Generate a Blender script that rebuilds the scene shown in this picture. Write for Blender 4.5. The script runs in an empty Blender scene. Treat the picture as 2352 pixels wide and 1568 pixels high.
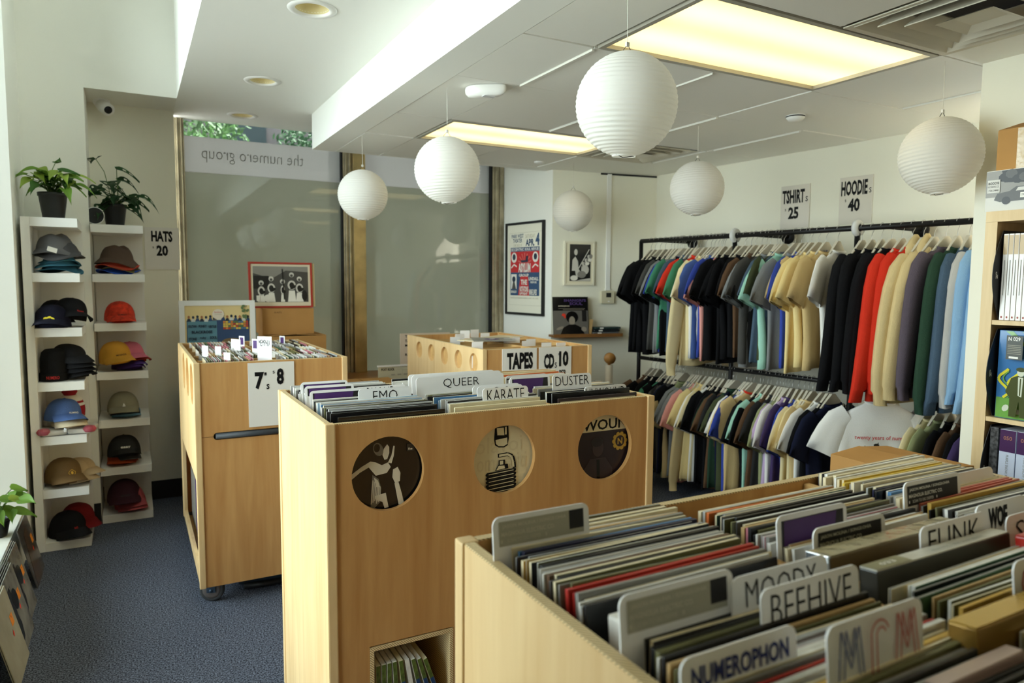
import bpy, bmesh, math, random
from mathutils import Vector, Matrix
rnd = random.Random(7)
S = bpy.context.scene
COL = S.collection
# ------------------------------------------------------------------ camera
EYE = Vector((0, 0, 1.55)); FPX = 1614.4
CR = Vector((0.87967666, -0.47552616, 0.00662104)); CU = Vector((0.03414208, 0.07703357, 0.99644375)); CF = Vector((0.47434511, 0.87632226, -0.08400008))
cam = bpy.data.cameras.new('camera'); camo = bpy.data.objects.new('camera', cam); COL.objects.link(camo)
camo.matrix_world = Matrix(((CR.x, CU.x, -CF.x, EYE.x), (CR.y, CU.y, -CF.y, EYE.y), (CR.z, CU.z, -CF.z, EYE.z), (0, 0, 0, 1)))
cam.sensor_width = 36; cam.lens = FPX/2352*36; cam.clip_start = .02; cam.clip_end = 200
cam.dof.use_dof = True; cam.dof.focus_distance = 2.1; cam.dof.aperture_fstop = 4.5
S.camera = camo
# ------------------------------------------------------------------ sky, window portal, exposure
W = bpy.data.worlds.new('sky'); S.world = W; W.use_nodes = True
bg = W.node_tree.nodes['Background']; bg.inputs[0].default_value = (0.86, 0.94, 1.0, 1); bg.inputs[1].default_value = 7.5
pl = bpy.data.lights.new('window_portal', 'AREA'); pl.shape = 'RECTANGLE'; pl.size = 3.6; pl.size_y = 3.3; pl.cycles.is_portal = True
plo = bpy.data.objects.new('window_portal', pl); COL.objects.link(plo); plo.location = (-1.02, 2.8, 1.95); plo.rotation_euler = (math.radians(90), 0, math.radians(-90)); 
sl = bpy.data.lights.new('sun', 'SUN'); sl.energy = 55; sl.angle = .01; sl.color = (1, .96, .9)
slo = bpy.data.objects.new('sun', sl); COL.objects.link(slo); slo.rotation_euler = (math.radians(-12), math.radians(38), 0)   # high sun from beyond the roof: it lights the pavement outside
S.view_settings.view_transform = 'Standard'; S.view_settings.look = 'None'; S.view_settings.gamma = 1; S.view_settings.use_curve_mapping = False
S.view_settings.exposure = 0.3
S.cycles.max_bounces = 10; S.cycles.diffuse_bounces = 6; S.cycles.glossy_bounces = 3; S.cycles.transmission_bounces = 6; S.cycles.transparent_max_bounces = 8
S.cycles.caustics_reflective = False; S.cycles.caustics_refractive = False; S.cycles.sample_clamp_indirect = 6.0
S.cycles.use_denoising = True
# ------------------------------------------------------------------ helpers: a point from the photograph on a real plane of the room
def ray(x, y): return CR*((x-1176)/FPX) - CU*((y-784)/FPX) + CF
def P_z(x, y, z): d = ray(x, y); return EYE + d*((z-EYE.z)/d.z)
def P_y(x, y, Y): d = ray(x, y); return EYE + d*(Y/d.y)
def P_x(x, y, X): d = ray(x, y); return EYE + d*(X/d.x)
V = Vector
def lin(c):
    return tuple(((v/255)/12.92 if v/255 <= .04045 else ((v/255+.055)/1.055)**2.4) for v in c)
MATS = {}
def mat(name, c, rough=.6, metal=0, spec=.4, coat=0, emit=None, es=0, bump=None, var=None, trans=None):
    """c is an sRGB triple; bump = (scale, strength); var = (scale, amount) of mottling; trans = translucent share"""
    if name in MATS: return MATS[name]
    m = bpy.data.materials.new(name); m.use_nodes = True; nt = m.node_tree; b = nt.nodes['Principled BSDF']
    col = lin(c)
    b.inputs['Base Color'].default_value = (*col, 1); b.inputs['Roughness'].default_value = rough; b.inputs['Metallic'].default_value = metal
    b.inputs['Specular IOR Level'].default_value = spec; b.inputs['Coat Weight'].default_value = coat
    tc = None
    if bump or var:
        tc = nt.nodes.new('ShaderNodeTexCoord')
    if bump:
        n = nt.nodes.new('ShaderNodeTexNoise'); n.inputs['Scale'].default_value = bump[0]; n.inputs['Detail'].default_value = 4
        bp = nt.nodes.new('ShaderNodeBump'); bp.inputs['Strength'].default_value = bump[1]; bp.inputs['Distance'].default_value = .01
        nt.links.new(tc.outputs['Object'], n.inputs['Vector']); nt.links.new(n.outputs['Fac'], bp.inputs['Height']); nt.links.new(bp.outputs[0], b.inputs['Normal'])
    if var:
        n2 = nt.nodes.new('ShaderNodeTexNoise'); n2.inputs['Scale'].default_value = var[0]; n2.inputs['Detail'].default_value = 5
        r = nt.nodes.new('ShaderNodeValToRGB'); r.color_ramp.elements[0].position = .3; r.color_ramp.elements[1].position = .7
        r.color_ramp.elements[0].color = (*[v*(1-var[1]) for v in col], 1); r.color_ramp.elements[1].color = (*[min(1, v*(1+var[1])) for v in col], 1)
        nt.links.new(tc.outputs['Object'], n2.inputs['Vector']); nt.links.new(n2.outputs['Fac'], r.inputs[0]); nt.links.new(r.outputs[0], b.inputs['Base Color'])
    if emit: b.inputs['Emission Color'].default_value = (*lin(emit), 1); b.inputs['Emission Strength'].default_value = es
    if trans:
        t = nt.nodes.new('ShaderNodeBsdfTranslucent'); t.inputs[0].default_value = (*col, 1); mx = nt.nodes.new('ShaderNodeMixShader'); mx.inputs[0].default_value = trans
        out = nt.nodes['Material Output']; nt.links.new(b.outputs[0], mx.inputs[1]); nt.links.new(t.outputs[0], mx.inputs[2]); nt.links.new(mx.outputs[0], out.inputs[0])
    MATS[name] = m; return m
def wood(name, a, b_, axis='z', scale=1.0, rough=.42, ply=False):
    m = bpy.data.materials.new(name); m.use_nodes = True; nt = m.node_tree; b = nt.nodes['Principled BSDF']
    tc = nt.nodes.new('ShaderNodeTexCoord'); mp = nt.nodes.new('ShaderNodeMapping')
    sc = {'x': (.6, 7, 7), 'y': (7, .6, 7), 'z': (7, 7, .6)}[axis]
    mp.inputs['Scale'].default_value = [v*scale for v in sc]
    n = nt.nodes.new('ShaderNodeTexNoise'); n.inputs['Scale'].default_value = 1.6; n.inputs['Detail'].default_value = 8; n.inputs['Distortion'].default_value = 1.2
    n2 = nt.nodes.new('ShaderNodeTexNoise'); n2.inputs['Scale'].default_value = 9; n2.inputs['Detail'].default_value = 3
    r = nt.nodes.new('ShaderNodeValToRGB'); r.color_ramp.elements[0].position = .32; r.color_ramp.elements[1].position = .68
    r.color_ramp.elements[0].color = (*lin(a), 1); r.color_ramp.elements[1].color = (*lin(b_), 1)
    mx = nt.nodes.new('ShaderNodeMix'); mx.data_type = 'FLOAT'; mx.inputs[0].default_value = .25
    L = nt.links.new
    L(tc.outputs['Object'], mp.inputs[0]); L(mp.outputs[0], n.inputs['Vector']); L(mp.outputs[0], n2.inputs['Vector'])
    L(n.outputs['Fac'], mx.inputs[2]); L(n2.outputs['Fac'], mx.inputs[3]); L(mx.outputs[0], r.inputs[0]); L(r.outputs[0], b.inputs['Base Color'])
    if ply:
        wv = nt.nodes.new('ShaderNodeTexWave'); wv.inputs['Scale'].default_value = 90 if axis != 'p' else 60; wv.bands_direction = 'DIAGONAL'; wv.inputs['Distortion'].default_value = .3
        r2 = nt.nodes.new('ShaderNodeValToRGB'); r2.color_ramp.elements[0].color = (*lin([v*.62 for v in a]), 1); r2.color_ramp.elements[1].color = (*lin(b_), 1); r2.color_ramp.elements[1].position = .5
        L(tc.outputs['Object'], wv.inputs['Vector']); L(wv.outputs['Fac'], r2.inputs[0]); L(r2.outputs[0], b.inputs['Base Color'])
    b.inputs['Roughness'].default_value = rough; b.inputs['Specular IOR Level'].default_value = .35
    MATS[name] = m; return m
# ------------------------------------------------------------------ mesh builder
class MB:
    def __init__(s): s.v = []; s.f = []; s.m = []; s.sm = []
    def add(s, vs, fs, mi=0, smooth=False):
        o = len(s.v); s.v += [V(v) for v in vs]
        for f in fs: s.f.append(tuple(i+o for i in f)); s.m.append(mi); s.sm.append(smooth)
        return s
    def box(s, x0, y0, z0, x1, y1, z1, mi=0, bev=0):
        if bev <= 0:
            vs = [(x0,y0,z0),(x1,y0,z0),(x1,y1,z0),(x0,y1,z0),(x0,y0,z1),(x1,y0,z1),(x1,y1,z1),(x0,y1,z1)]
            return s.add(vs, [(0,3,2,1),(4,5,6,7),(0,1,5,4),(1,2,6,5),(2,3,7,6),(3,0,4,7)], mi)
        bm = bmesh.new(); bmesh.ops.create_cube(bm, size=1)
        for v in bm.verts: v.co = V(((x0+x1)/2+v.co.x*(x1-x0), (y0+y1)/2+v.co.y*(y1-y0), (z0+z1)/2+v.co.z*(z1-z0)))
        bmesh.ops.bevel(bm, geom=bm.edges[:], offset=bev, segments=2, affect='EDGES', profile=.6)
        return s.frombm(bm, mi)
    def frombm(s, bm, mi=0, smooth=False):
        bm.verts.index_update(); s.add([v.co.copy() for v in bm.verts], [tuple(v.index for v in f.verts) for f in bm.faces], mi, smooth); bm.free(); return s
    def prism(s, poly, z0, z1, mi=0):
        n = len(poly); vs = [(x, y, z0) for x, y in poly]+[(x, y, z1) for x, y in poly]
        return s.add(vs, [tuple(range(n-1, -1, -1)), tuple(range(n, 2*n))]+[(i, (i+1) % n, n+(i+1) % n, n+i) for i in range(n)], mi)
    def lathe(s, prof, c=(0,0,0), n=24, mi=0, smooth=True, axis=(0,0,1), cap=False):
        q = V((0,0,1)).rotation_difference(V(axis)); vs = []; fs = []
        for r, z in prof:
            for k in range(n):
                a = 2*math.pi*k/n; vs.append(V(c)+q @ V((r*math.cos(a), r*math.sin(a), z)))
        for i in range(len(prof)-1):
            for k in range(n): fs.append((i*n+k, i*n+(k+1) % n, (i+1)*n+(k+1) % n, (i+1)*n+k))
        if cap: fs += [tuple(range(n-1, -1, -1)), tuple(range((len(prof)-1)*n, len(prof)*n))]
        return s.add(vs, fs, mi, smooth)
    def cyl(s, a, b, r, n=16, mi=0, r2=None, smooth=True):
        a = V(a); b = V(b); L = (b-a).length
        return s.lathe([(r, 0), (r if r2 is None else r2, L)], a, n, mi, smooth, (b-a).normalized(), True)
    def tube(s, pts, r, n=8, mi=0, closed=False):
        pts = [V(p) for p in pts]; vs = []; fs = []; k = len(pts); up = None
        for i, p in enumerate(pts):
            if closed: t = pts[(i+1) % k]-pts[i-1]
            else: t = pts[min(i+1, k-1)]-pts[max(i-1, 0)]
            t.normalize()
            if up is None: up = t.orthogonal().normalized()
            up = (up-t*up.dot(t)); up = up.normalized() if up.length > 1e-6 else t.orthogonal().normalized(); w = t.cross(up)
            rr = r[i] if isinstance(r, (list, tuple)) else r
            for j in range(n): a = 2*math.pi*j/n; vs.append(p+(up*math.cos(a)+w*math.sin(a))*rr)
        for i in range(k if closed else k-1):
            for j in range(n): fs.append((i*n+j, i*n+(j+1) % n, ((i+1) % k)*n+(j+1) % n, ((i+1) % k)*n+j))
        if not closed: fs += [tuple(range(n-1, -1, -1)), tuple(range((k-1)*n, k*n))]
        return s.add(vs, fs, mi, True)
    def grid(s, P, mi=0, smooth=True):
        r = len(P); c = len(P[0]); return s.add([p for row in P for p in row], [(i*c+j, i*c+j+1, (i+1)*c+j+1, (i+1)*c+j) for i in range(r-1) for j in range(c-1)], mi, smooth)
    def poly(s, pts, mi=0): return s.add(pts, [tuple(range(len(pts)))], mi)
    def xf(s, M):
        s.v = [M @ v for v in s.v]; return s
MW = {}
def link(o): COL.objects.link(o); return o
def setp(o, label=None, cat=None, group=None, kind=None):
    if label: o['label'] = label
    if cat: o['category'] = cat
    if group: o['group'] = group
    if kind: o['kind'] = kind
    return o
def mesh_of(name, mb, mats, inv=None):
    me = bpy.data.meshes.new(name); me.from_pydata([(inv @ v if inv else v)[:] for v in mb.v], [], mb.f)
    for m in (mats if isinstance(mats, (list, tuple)) else [mats]): me.materials.append(m)
    me.polygons.foreach_set('material_index', mb.m); me.polygons.foreach_set('use_smooth', mb.sm); me.update(); return me
def thing(name, label, cat, loc=(0,0,0), rz=0, group=None, M=None):
    o = link(bpy.data.objects.new(name, None)); o.empty_display_size = .1
    MW[o] = M or (Matrix.Translation(V(loc)) @ Matrix.Rotation(rz, 4, 'Z')); o.matrix_basis = MW[o]
    return setp(o, label, cat, group)
def part(name, mb, mats, parent, label=None, local=False):
    """mb holds world coordinates, or the thing's own when local is set"""
    inv = None if local else MW[parent].inverted()
    o = link(bpy.data.objects.new(name, mesh_of(name, mb, mats, inv))); o.parent = parent; MW[o] = MW[parent]
    if label: o['label'] = label
    return o
def single(name, mb, mats, label, cat, group=None, origin=None):
    c = V(origin) if origin else V((sum(v.x for v in mb.v)/len(mb.v), sum(v.y for v in mb.v)/len(mb.v), min(v.z for v in mb.v)))
    M = Matrix.Translation(c); o = link(bpy.data.objects.new(name, mesh_of(name, mb, mats, M.inverted()))); o.matrix_basis = M; MW[o] = M
    return setp(o, label, cat, group)
def struct(name, mb, mats, parent=None):
    if parent: return part(name, mb, mats, parent)
    o = link(bpy.data.objects.new(name, mesh_of(name, mb, mats))); MW[o] = Matrix(); o['kind'] = 'structure'; return o
def dup(root, M, label=None, group=None):
    r = root.copy(); link(r); r.matrix_basis = M; MW[r] = M
    if label: r['label'] = label
    if group: r['group'] = group
    for ch in [c for c in root.children]:
        c = ch.copy(); link(c); c.parent = r
        for g in ch.children:
            d = g.copy(); link(d); d.parent = c
    return r
def holed(outer, holes, t, n=48):
    """flat plate in XY with circular (cx, cy, r) or polygon holes, thickness t in z, as an MB"""
    cu = bpy.data.curves.new('tmp', 'CURVE'); cu.dimensions = '2D'; cu.fill_mode = 'BOTH'; cu.extrude = t/2
    def sp(pts):
        s = cu.splines.new('POLY'); s.points.add(len(pts)-1)
        for p, q in zip(s.points, pts): p.co = (q[0], q[1], 0, 1)
        s.use_cyclic_u = True
    sp(outer)
    for h in holes:
        sp([(h[0]+h[2]*math.cos(2*math.pi*k/n), h[1]+h[2]*math.sin(2*math.pi*k/n)) for k in range(n)] if not isinstance(h[0], (tuple, list)) else h)
    o = bpy.data.objects.new('tmp', cu); COL.objects.link(o); dg = bpy.context.evaluated_depsgraph_get(); me = bpy.data.meshes.new_from_object(o.evaluated_get(dg))
    mb = MB().add([v.co.copy() for v in me.vertices], [tuple(p.vertices) for p in me.polygons])
    bpy.data.objects.remove(o); bpy.data.curves.remove(cu); bpy.data.meshes.remove(me); return mb
TXT = {}
def text_mb(s, bold=0):
    k = (s, bold)
    if k not in TXT:
        cu = bpy.data.curves.new('tmp', 'FONT'); cu.body = s; cu.size = 1; cu.offset = bold; cu.resolution_u = 2; cu.align_x = 'CENTER'; cu.space_line = .95
        o = bpy.data.objects.new('tmp', cu); COL.objects.link(o); dg = bpy.context.evaluated_depsgraph_get(); me = bpy.data.meshes.new_from_object(o.evaluated_get(dg))
        vs = [v.co.copy() for v in me.vertices]; fs = [tuple(p.vertices) for p in me.polygons]
        x0, x1 = min(v.x for v in vs), max(v.x for v in vs); y0, y1 = min(v.y for v in vs), max(v.y for v in vs)
        vs = [V(((v.x-x0)/(x1-x0)-.5, (v.y-y0)/(y1-y0)-.5, 0)) for v in vs]
        TXT[k] = (vs, fs); bpy.data.objects.remove(o); bpy.data.curves.remove(cu); bpy.data.meshes.remove(me)
    return TXT[k]
class Face:
    """a flat printed face: origin at its lower corner, u to the reader's right, v up; pieces stack outwards by a hair"""
    def __init__(s, o, u, v): s.o = V(o); s.u = V(u).normalized(); s.v = V(v).normalized(); s.n = s.u.cross(s.v); s.mb = MB(); s.mats = []; s.d = .0006
    def mi(s, m):
        if m not in s.mats: s.mats.append(m)
        return s.mats.index(m)
    def at(s, x, y, d=None): return s.o+s.u*x+s.v*y+s.n*(s.d if d is None else d)
    def poly(s, pts, m):
        s.d += .00012; s.mb.add([s.at(x, y) for x, y in pts], [tuple(range(len(pts)))], s.mi(m)); return s
    def rect(s, x0, y0, x1, y1, m): return s.poly([(x0,y0),(x1,y0),(x1,y1),(x0,y1)], m)
    def ell(s, cx, cy, rx, ry, m, n=20, a=0):
        return s.poly([(cx+rx*math.cos(t)*math.cos(a)-ry*math.sin(t)*math.sin(a), cy+rx*math.cos(t)*math.sin(a)+ry*math.sin(t)*math.cos(a)) for t in [2*math.pi*k/n for k in range(n)]], m)
    def line(s, pts, w, m):
        for (a, b), (c, d) in zip(pts, pts[1:]):
            L = math.hypot(c-a, d-b) or 1e-6; px, py = -(d-b)/L*w/2, (c-a)/L*w/2
            s.poly([(a+px, b+py), (a-px, b-py), (c-px, d-py), (c+px, d+py)], m)
        return s
    def text(s, t, cx, cy, w, h, m, bold=0, a=0):
        vs, fs = text_mb(t, bold); s.d += .00012; ca, sa = math.cos(a), math.sin(a)
        s.mb.add([s.at(cx+v.x*w*ca-v.y*h*sa, cy+v.x*w*sa+v.y*h*ca) for v in vs], fs, s.mi(m)); return s
    def done(s, name, parent, label=None): return part(name, s.mb, s.mats, parent, label)
ONES = 'zeroth first second third fourth fifth sixth seventh eighth ninth tenth eleventh twelfth thirteenth fourteenth fifteenth sixteenth seventeenth eighteenth nineteenth'.split()
TENS = {2: 'twent', 3: 'thirt', 4: 'fort', 5: 'fift'}
def ordn(n):
    if n < 20: return ONES[n]
    t, u = divmod(n, 10); return TENS[t]+('ieth' if u == 0 else 'y-'+ONES[u])
# ------------------------------------------------------------------ materials
white = mat('white_paint', (232, 231, 222), .7); ceilm = mat('ceiling_paint', (240, 240, 234), .8); tilem = mat('ceiling_tile', (238, 237, 230), .85, bump=(60, .05))
warmwall = mat('warm_white_paint', (232, 229, 212), .75); gapm = mat('tile_gap_shadow', (40, 38, 34), .9)
gridm = mat('ceiling_grid_metal', (226, 224, 214), .5)
black = mat('black_paint', (22, 22, 23), .5); blackmat = mat('black_ink', (16, 16, 17), .6, spec=.2); whiteink = mat('white_ink', (235, 233, 226), .6, spec=.2)
paper = mat('sign_card', (226, 222, 214), .65, spec=.25); chrome = mat('chrome', (190, 190, 190), .18, 1)
sheen = mat('white_laminate', (236, 235, 230), .35, spec=.5)
brass = mat('aged_brass', (196, 172, 120), .3, .6, bump=(9, .12), var=(6, .25)); steel = mat('worn_bronze_metal', (176, 166, 140), .36, .5, bump=(14, .15), var=(10, .3)); gasket = mat('black_gasket', (18, 18, 18), .7)
cardb = mat('cardboard', (176, 132, 78), .8, spec=.15, var=(5, .08)); cardb_in = mat('cardboard_inside', (120, 88, 52), .85, spec=.1)
tapem = mat('clear_packing_tape', (202, 178, 140), .12, spec=.6, bump=(40, .3))
pvc = mat('plastic_card', (242, 240, 238), .35, spec=.45); greyp = mat('grey_printed_label', (168, 163, 144), .6); purp = mat('purple_label', (74, 40, 102), .5); blkl = mat('black_label', (24, 22, 22), .5)
birch = wood('birch_veneer', (178, 128, 74), (204, 158, 100), 'z'); birch_pale_lit = wood('pale_lit_birch_veneer', (208, 172, 120), (226, 196, 146), 'z'); birch_edge = wood('plywood_edge', (196, 158, 104), (232, 206, 156), 'x', ply=True)  # the paler birch copy has window light put into its colour
birch_in = wood('birch_inside', (190, 148, 92), (212, 172, 112), 'x'); oak = wood('oak_foil', (206, 176, 128), (224, 198, 152), 'z', 1.6); brownwood = wood('brown_wood', (120, 80, 40), (146, 100, 54), 'x')
# ------------------------------------------------------------------ floor with charcoal loop carpet
carpet = bpy.data.materials.new('carpet'); carpet.use_nodes = True; nt = carpet.node_tree; b = nt.nodes['Principled BSDF']; L = nt.links.new
tc = nt.nodes.new('ShaderNodeTexCoord'); n1 = nt.nodes.new('ShaderNodeTexNoise'); n1.inputs['Scale'].default_value = 150; n1.inputs['Detail'].default_value = 2
n2 = nt.nodes.new('ShaderNodeTexVoronoi'); n2.inputs['Scale'].default_value = 190
r = nt.nodes.new('ShaderNodeValToRGB'); r.color_ramp.elements[0].position = .35; r.color_ramp.elements[1].position = .72; r.color_ramp.elements[0].color = (*lin((34, 37, 46)), 1); r.color_ramp.elements[1].color = (*lin((128, 136, 154)), 1)
bp = nt.nodes.new('ShaderNodeBump'); bp.inputs['Strength'].default_value = .35; bp.inputs['Distance'].default_value = .006
L(tc.outputs['Object'], n1.inputs['Vector']); L(tc.outputs['Object'], n2.inputs['Vector']); L(n1.outputs['Fac'], r.inputs[0]); L(r.outputs[0], b.inputs['Base Color']); L(n2.outputs['Distance'], bp.inputs['Height']); L(bp.outputs[0], b.inputs['Normal'])
b.inputs['Roughness'].default_value = .95; b.inputs['Specular IOR Level'].default_value = .1
struct('floor', MB().box(-1.05, -2.6, -.1, 4.6, 5.8, 0), carpet)
# ------------------------------------------------------------------ walls
ZU, ZC, ZH = 2.712, 2.47, 3.75           # the slab by the window, the dropped tile ceiling, the high strip over the window
struct('wall_column', MB().box(-1.0, 5.1, 0, -.213, 5.5, ZH), white)
struct('wall_header', MB().box(-.2129, 5.1, ZU, .3, 5.5, ZH), white)     # column beside the alcove and the wall over it
struct('wall_alcove', MB().box(-.22, 5.497, 0, .30, 5.62, ZU+.05), warmwall)
struct('baseboard_alcove', MB().box(-.213, 5.482, 0, .29, 5.496, .13), black)
struct('baseboard_column', MB().box(-.60, 5.087, 0, -.215, 5.099, .13), black)
struct('wall_left', MB().box(-1.05, 4.6, 0, -.543, 5.1, ZH), white); struct('wall_left_low', MB().box(-1.05, -2.6, 0, -.565, 4.6, .27), white)    # the jamb and the low sill wall under the shop window
struct('wall_left_upper', MB().box(-1.05, -2.6, 3.5, -.95, 4.6, ZH).box(-1.05, -2.6, .27, -.95, 1.0, 3.5), white)
struct('wall_back', MB().box(-1.05, -2.7, 0, 4.6, -2.6, ZH), white)
fr = MB()
for y in (1.03, 2.8, 4.57): fr.box(-1.02, y-.03, .27, -.96, y+.03, 3.5)
fr.box(-1.02, 1.0, .27, -.96, 4.6, .33).box(-1.02, 1.0, 3.44, -.96, 4.6, 3.5)
w1 = link(bpy.data.objects.new('window_1', None)); MW[w1] = Matrix(); w1['kind'] = 'structure'
part('window_frame', fr, steel, w1)
clear = bpy.data.materials.new('clear_glass'); clear.use_nodes = True; nt = clear.node_tree; nt.nodes.remove(nt.nodes['Principled BSDF'])
tr = nt.nodes.new('ShaderNodeBsdfTransparent'); tr.inputs[0].default_value = (.93, .97, .95, 1); gl = nt.nodes.new('ShaderNodeBsdfGlossy'); gl.inputs['Roughness'].default_value = .02
fz = nt.nodes.new('ShaderNodeFresnel'); fz.inputs[0].default_value = 1.35; mx = nt.nodes.new('ShaderNodeMixShader')
L = nt.links.new; L(fz.outputs[0], mx.inputs[0]); L(tr.outputs[0], mx.inputs[1]); L(gl.outputs[0], mx.inputs[2]); L(mx.outputs[0], nt.nodes['Material Output'].inputs[0])
part('glass_pane', MB().box(-.995, 1.0, .3, -.985, 4.6, 3.47), clear, w1)
# right-hand side: end wall with the framed photo, clothes wall, and the return beside the bookshelf
def wallstrip(a, b, t, z0, z1): # footprint from a to b with thickness t to the outside (right of a->b)
    d = (V((b[0], b[1], 0))-V((a[0], a[1], 0))).normalized(); n = V((-d.y, d.x, 0))*t
    return MB().prism([(a[0], a[1]), (b[0], b[1]), (b[0]+n.x, b[1]+n.y), (a[0]+n.x, a[1]+n.y)], z0, z1)
CA, CB, CC, CD, CE = (2.985, 5.76), (3.078, 5.0), (4.03, 4.833), (4.30, 1.85), (3.15, 1.72)
struct('wall_poster', wallstrip((CA[0], CA[1]), CB, .08, 0, ZU+.9), white)
struct('wall_end', wallstrip((CB[0]+.002, CB[1]), CC, .08, 0, ZC+.02), warmwall)
struct('wall_right', wallstrip(CC, CD, .1, 0, ZC+.02), warmwall)
struct('wall_return', MB().box(3.15, -2.6, 0, 4.5, 1.72, ZC+.02), warmwall)
struct('trim_1', wallstrip((3.5, 4.915), (4.02, 4.824), .006, ZC-.016, ZC-.002), black)   # dark gap along the ceiling edge
# ------------------------------------------------------------------ ceilings
cans = [(.725, 3.16), (.718, 4.41), (.736, 5.38)]
mb = holed([(.3, -2.6), (1.155, -2.6), (1.155, 5.72), (.3, 5.72)], [(x, y, .074) for x, y in cans], .04); mb.xf(Matrix.Translation((0, 0, ZU+.02)))
mb.box(-1.05, -2.6, ZH, .34, 5.5, ZH+.05).box(.3, -2.6, ZU+.041, .34, 5.1, ZH)   # high strip and the bright face down to the slab
mb.box(-.22, 5.5, ZU, .3, 5.62, ZU+.04).box(1.155, 5.1, ZU, 3.1, 5.72, ZU+.04)
struct('ceiling_slab', mb, ceilm)
lights = [(1.645, 1.745, 2.885, 2.345), (1.645, 3.775, 2.885, 4.35), (1.645, -.29, 2.885, .31), (1.645, -2.12, 2.885, -1.52)]; vents = [(2.285, 1.135, 2.90, 1.735), (2.89, 3.785, 3.50, 4.37)]  # last two lights are added behind the camera to brighten the near bin
xs = [1.31, 1.635, 2.275, 2.895, 3.58, 4.36]; ys = [-2.6, -2.13, -1.51, -.90, -.295, .315, .72, 1.13, 1.74, 2.355, 2.97, 3.775, 4.355, 4.955, 5.1]
tl = MB(); k = 0
for i in range(len(xs)-1):
    for j in range(len(ys)-1):
        x0, x1, y0, y1 = xs[i], xs[i+1], ys[j], ys[j+1]
        if any(a < (x0+x1)/2 < c and b_ < (y0+y1)/2 < d for a, b_, c, d in lights+vents): continue
        g = .0045; dz = rnd.uniform(-.002, .003); tilt = rnd.uniform(-.003, .003)
        o = MB().box(x0+g, y0+g, ZC+dz, x1-g, y1-g, ZC+.02)
        for v in o.v:
            if v.z < ZC+.015: v.z += tilt*(v.x-x0)/(x1-x0)
        tl.add(o.v, o.f)
struct('ceiling_tiles', tl, tilem)
struct('ceiling_upper', MB().box(1.3, -2.6, ZC+.12, 4.4, 5.09, ZC+.2), gapm)
struct('beam_window', MB().box(1.155, -2.6, ZC, 1.31, 5.1, ZU+.03).box(1.31, 5.085, ZC, 4.4, 5.1, ZC+.3), ceilm)
g = MB()
for i, x in enumerate(xs[1:-1]):
    for y0, y1 in zip(ys[6:], ys[7:]):
        if not any(a+.02 < x < c-.02 and b_ < (y0+y1)/2 < d for a, b_, c, d in lights+vents): g.box(x-.004, y0, ZC+.009, x+.004, y1, ZC+.02)
for y in ys[5:-1]:
    for x0, x1 in zip(xs, xs[1:]):
        if not any(b_+.02 < y < d-.02 and a < (x0+x1)/2 < c for a, b_, c, d in lights+vents): g.box(x0, y-.0038, ZC+.0092, x1, y+.0038, ZC+.0195)
for (x, ya, yb) in ((2.278, 2.37, 2.95), (2.90, 2.98, 3.76), (3.585, 1.8, 2.34), (3.585, 2.99, 3.7), (1.64, 2.37, 2.96), (2.28, 2.99, 3.74)): g.box(x-.006, ya, ZC-.008, x+.006, yb, ZC+.002)
struct('trim_2', g, gridm)
# ------------------------------------------------------------------ the glazed back wall
def frosted(name, col, tcol, tw, gw):
    m = bpy.data.materials.new(name); m.use_nodes = True; nt = m.node_tree; nt.nodes.remove(nt.nodes['Principled BSDF']); L = nt.links.new
    d = nt.nodes.new('ShaderNodeBsdfDiffuse'); d.inputs[0].default_value = (*lin(col), 1); t = nt.nodes.new('ShaderNodeBsdfTranslucent'); t.inputs[0].default_value = (*lin(tcol), 1)
    g_ = nt.nodes.new('ShaderNodeBsdfGlossy'); g_.inputs['Roughness'].default_value = .03; g_.inputs[0].default_value = (1, 1, 1, 1)
    a = nt.nodes.new('ShaderNodeMixShader'); a.inputs[0].default_value = tw; c = nt.nodes.new('ShaderNodeMixShader'); f = nt.nodes.new('ShaderNodeFresnel'); f.inputs[0].default_value = gw
    L(d.outputs[0], a.inputs[1]); L(t.outputs[0], a.inputs[2]); L(f.outputs[0], c.inputs[0]); L(a.outputs[0], c.inputs[1]); L(g_.outputs[0], c.inputs[2]); L(c.outputs[0], nt.nodes['Material Output'].inputs[0]); return m
film = frosted('frosted_film', (156, 159, 146), (160, 163, 150), .45, 1.6); filmw = frosted('white_film', (190, 190, 186), (178, 180, 178), .40, 1.3)
YG = 5.74; ZL = .80
tinted = clear.copy(); tinted.name = 'tinted_glass'; tinted.node_tree.nodes['Transparent BSDF'].inputs[0].default_value = (.42, .47, .44, 1)
w2 = link(bpy.data.objects.new('window_2', None)); MW[w2] = Matrix(); w2['kind'] = 'structure'
part('glass_pane', MB().box(.36, YG, 2.601, 3.0, YG+.01, 3.3), tinted, w2)
part('white_film_band', MB().box(.36, YG, 2.343, 3.0, YG+.01, 2.60), filmw, w2)
part('frosted_pane', MB().box(.36, YG, ZL, 3.0, YG+.01, 2.342), film, w2)
grey_ink = mat('grey_window_lettering', (128, 128, 122), .6)
a_, b_ = P_y(463, 366, YG-.002), P_y(697, 366, YG-.002)
fc = Face((b_.x, YG-.0005, 2.47), (-1, 0, 0), (0, 0, 1)); fc.d = -.004    # lettering applied outside, so it reads mirrored from in here
wd = b_.x-a_.x; fc.text('the numero group', wd/2, 0.005, wd, .115, grey_ink, -.012)
o = fc.done('window_lettering', w2, 'grey mirrored lettering')
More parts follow.
